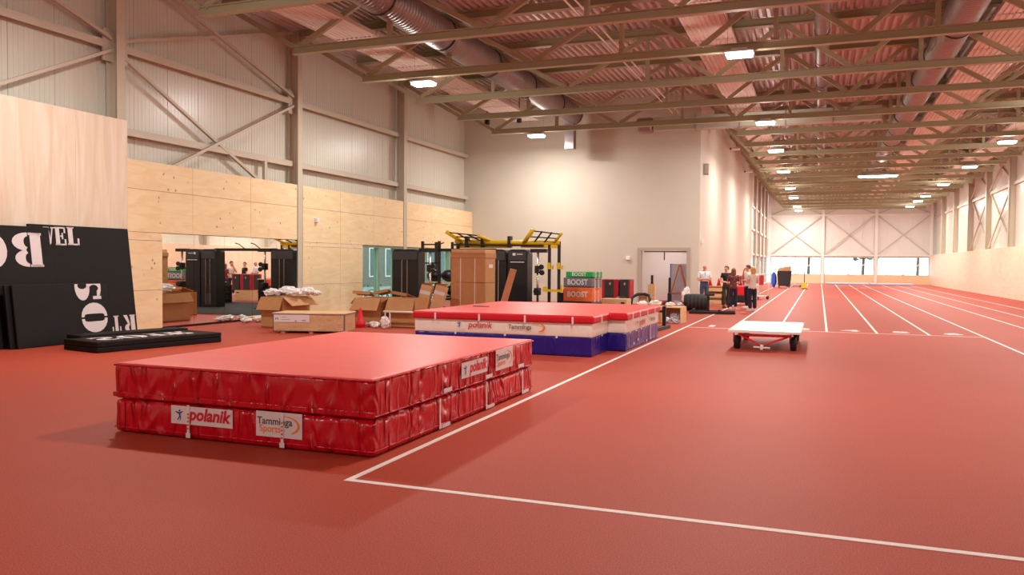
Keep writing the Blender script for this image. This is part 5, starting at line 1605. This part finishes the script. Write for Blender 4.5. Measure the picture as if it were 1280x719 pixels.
    if hair:
        h_ = MB()
        c = hp(0, .012, 1.668)
        vs, fs, n, mm = [], [], 20, 10
        for j in range(mm + 1):
            for i in range(n):
                a = 2 * pi * i / n
                back = (1 + sin(a)) / 2       # 1 behind, 0 in front
                low = radians(50 + 75 * back ** .7)
                ph = low * j / mm
                r = .092 + .012 * back
                p = Vector((r * sin(ph) * cos(a), r * 1.18 * sin(ph) * sin(a), .112 * cos(ph)))
                if j == mm:
                    p *= .97
                vs.append(c + (R @ p) * k)
        for j in range(mm):
            for i in range(n):
                fs.append((j * n + i, (j + 1) * n + i, (j + 1) * n + (i + 1) % n, j * n + (i + 1) % n))
        h_.add(vs, fs)
        if hair_len:
            h_.ball(hp(0, .055, 1.60 - hair_len * .25), 1, 14, 10, (.10 * k, .06 * k, (.08 + hair_len * .5) * k))
            for sx in (-1, 1):
                h_.ball(hp(sx * .075, .02, 1.60 - hair_len * .2), 1, 10, 8, (.030 * k, .05 * k, (.06 + hair_len * .4) * k))
        else:
            pass
        part('hair', h_, M[hair], t, smooth=True)
    if tie:
        part('lanyard', MB().tube([hp(-.05, -.075, 1.47), (0, -.135 * k, 1.33 * k), (0, -.14 * k, 1.24 * k), (0, -.135 * k, 1.33 * k), hp(.05, -.075, 1.47)], .007, 5), M['navy'], t)
        part('belt', MB().lathe((0, 0, 1.05 * k), [(.168 * k, -.018), (.168 * k, .018)], 20), M['black'], t).scale = (1.02 * w, .80, 1)
    return t
CROSS = {'l': ((.27, -.03, 1.13), (.04, -.22, 1.14), (-1, .05, .05)), 'r': ((-.27, -.03, 1.13), (-.04, -.25, 1.17), (1, .05, .02))}
CLASP = {'l': ((.25, .0, 1.12), (.05, -.20, 1.08), (-.8, -.3, -.1)), 'r': ((-.25, .0, 1.12), (-.05, -.20, 1.08), (.8, -.3, -.1))}
CHIN = {'l': ((.25, -.06, 1.13), (.02, -.22, 1.15), (-1, 0, 0)), 'r': ((-.20, -.16, 1.16), (-.04, -.15, 1.50), (.2, .1, 1))}
person('bald man in white shirt and blue jeans with folded arms, behind the tyre', (-4.42, 33.9, 0), radians(24), 1.76, CROSS, 'shirt', 'jeans', None, 'skin', 1.0, 1.08, 1.05, radians(30), 'darkshoe', tie=True)
person('woman in black short-sleeved top and wide dark olive trousers, hands clasped', (-3.56, 34.1, 0), radians(28), 1.70, CLASP, 'blacktop', 'olive', 'hairbrown', 'skin2', .55, .92, 1.45, radians(-50), 'darkshoe', tuck=True)
person('woman with brown hair in a patterned red top, back turned, navy trousers', (-3.18, 33.1, 0), radians(196), 1.61, CLASP, 'floral', 'navy', 'hairbrown', 'skin2', .9, .98, 1.1, 0, 'shoe', hair_len=.22)
person('man in pale shirt holding his chin, half hidden behind the blonde woman', (-2.72, 34.1, 0), radians(-62), 1.74, CHIN, 'cream', 'navy', 'hairdark', 'skin', .8, 1.0, 1.1, 0, 'shoe')
person('blonde woman in a cream top and navy trousers, seen from behind', (-2.38, 32.1, 0), radians(215), 1.69, {'l': ((.24, .0, 1.12), (.06, -.2, 1.2), (-.7, -.3, .3)), 'r': ((-.26, -.02, 1.12), (-.05, -.22, 1.2), (.7, -.2, .3))}, 'cream', 'navy', 'hairblond', 'skin2', .7, 1.0, 1.15, radians(15), 'shoe', hair_len=.14)
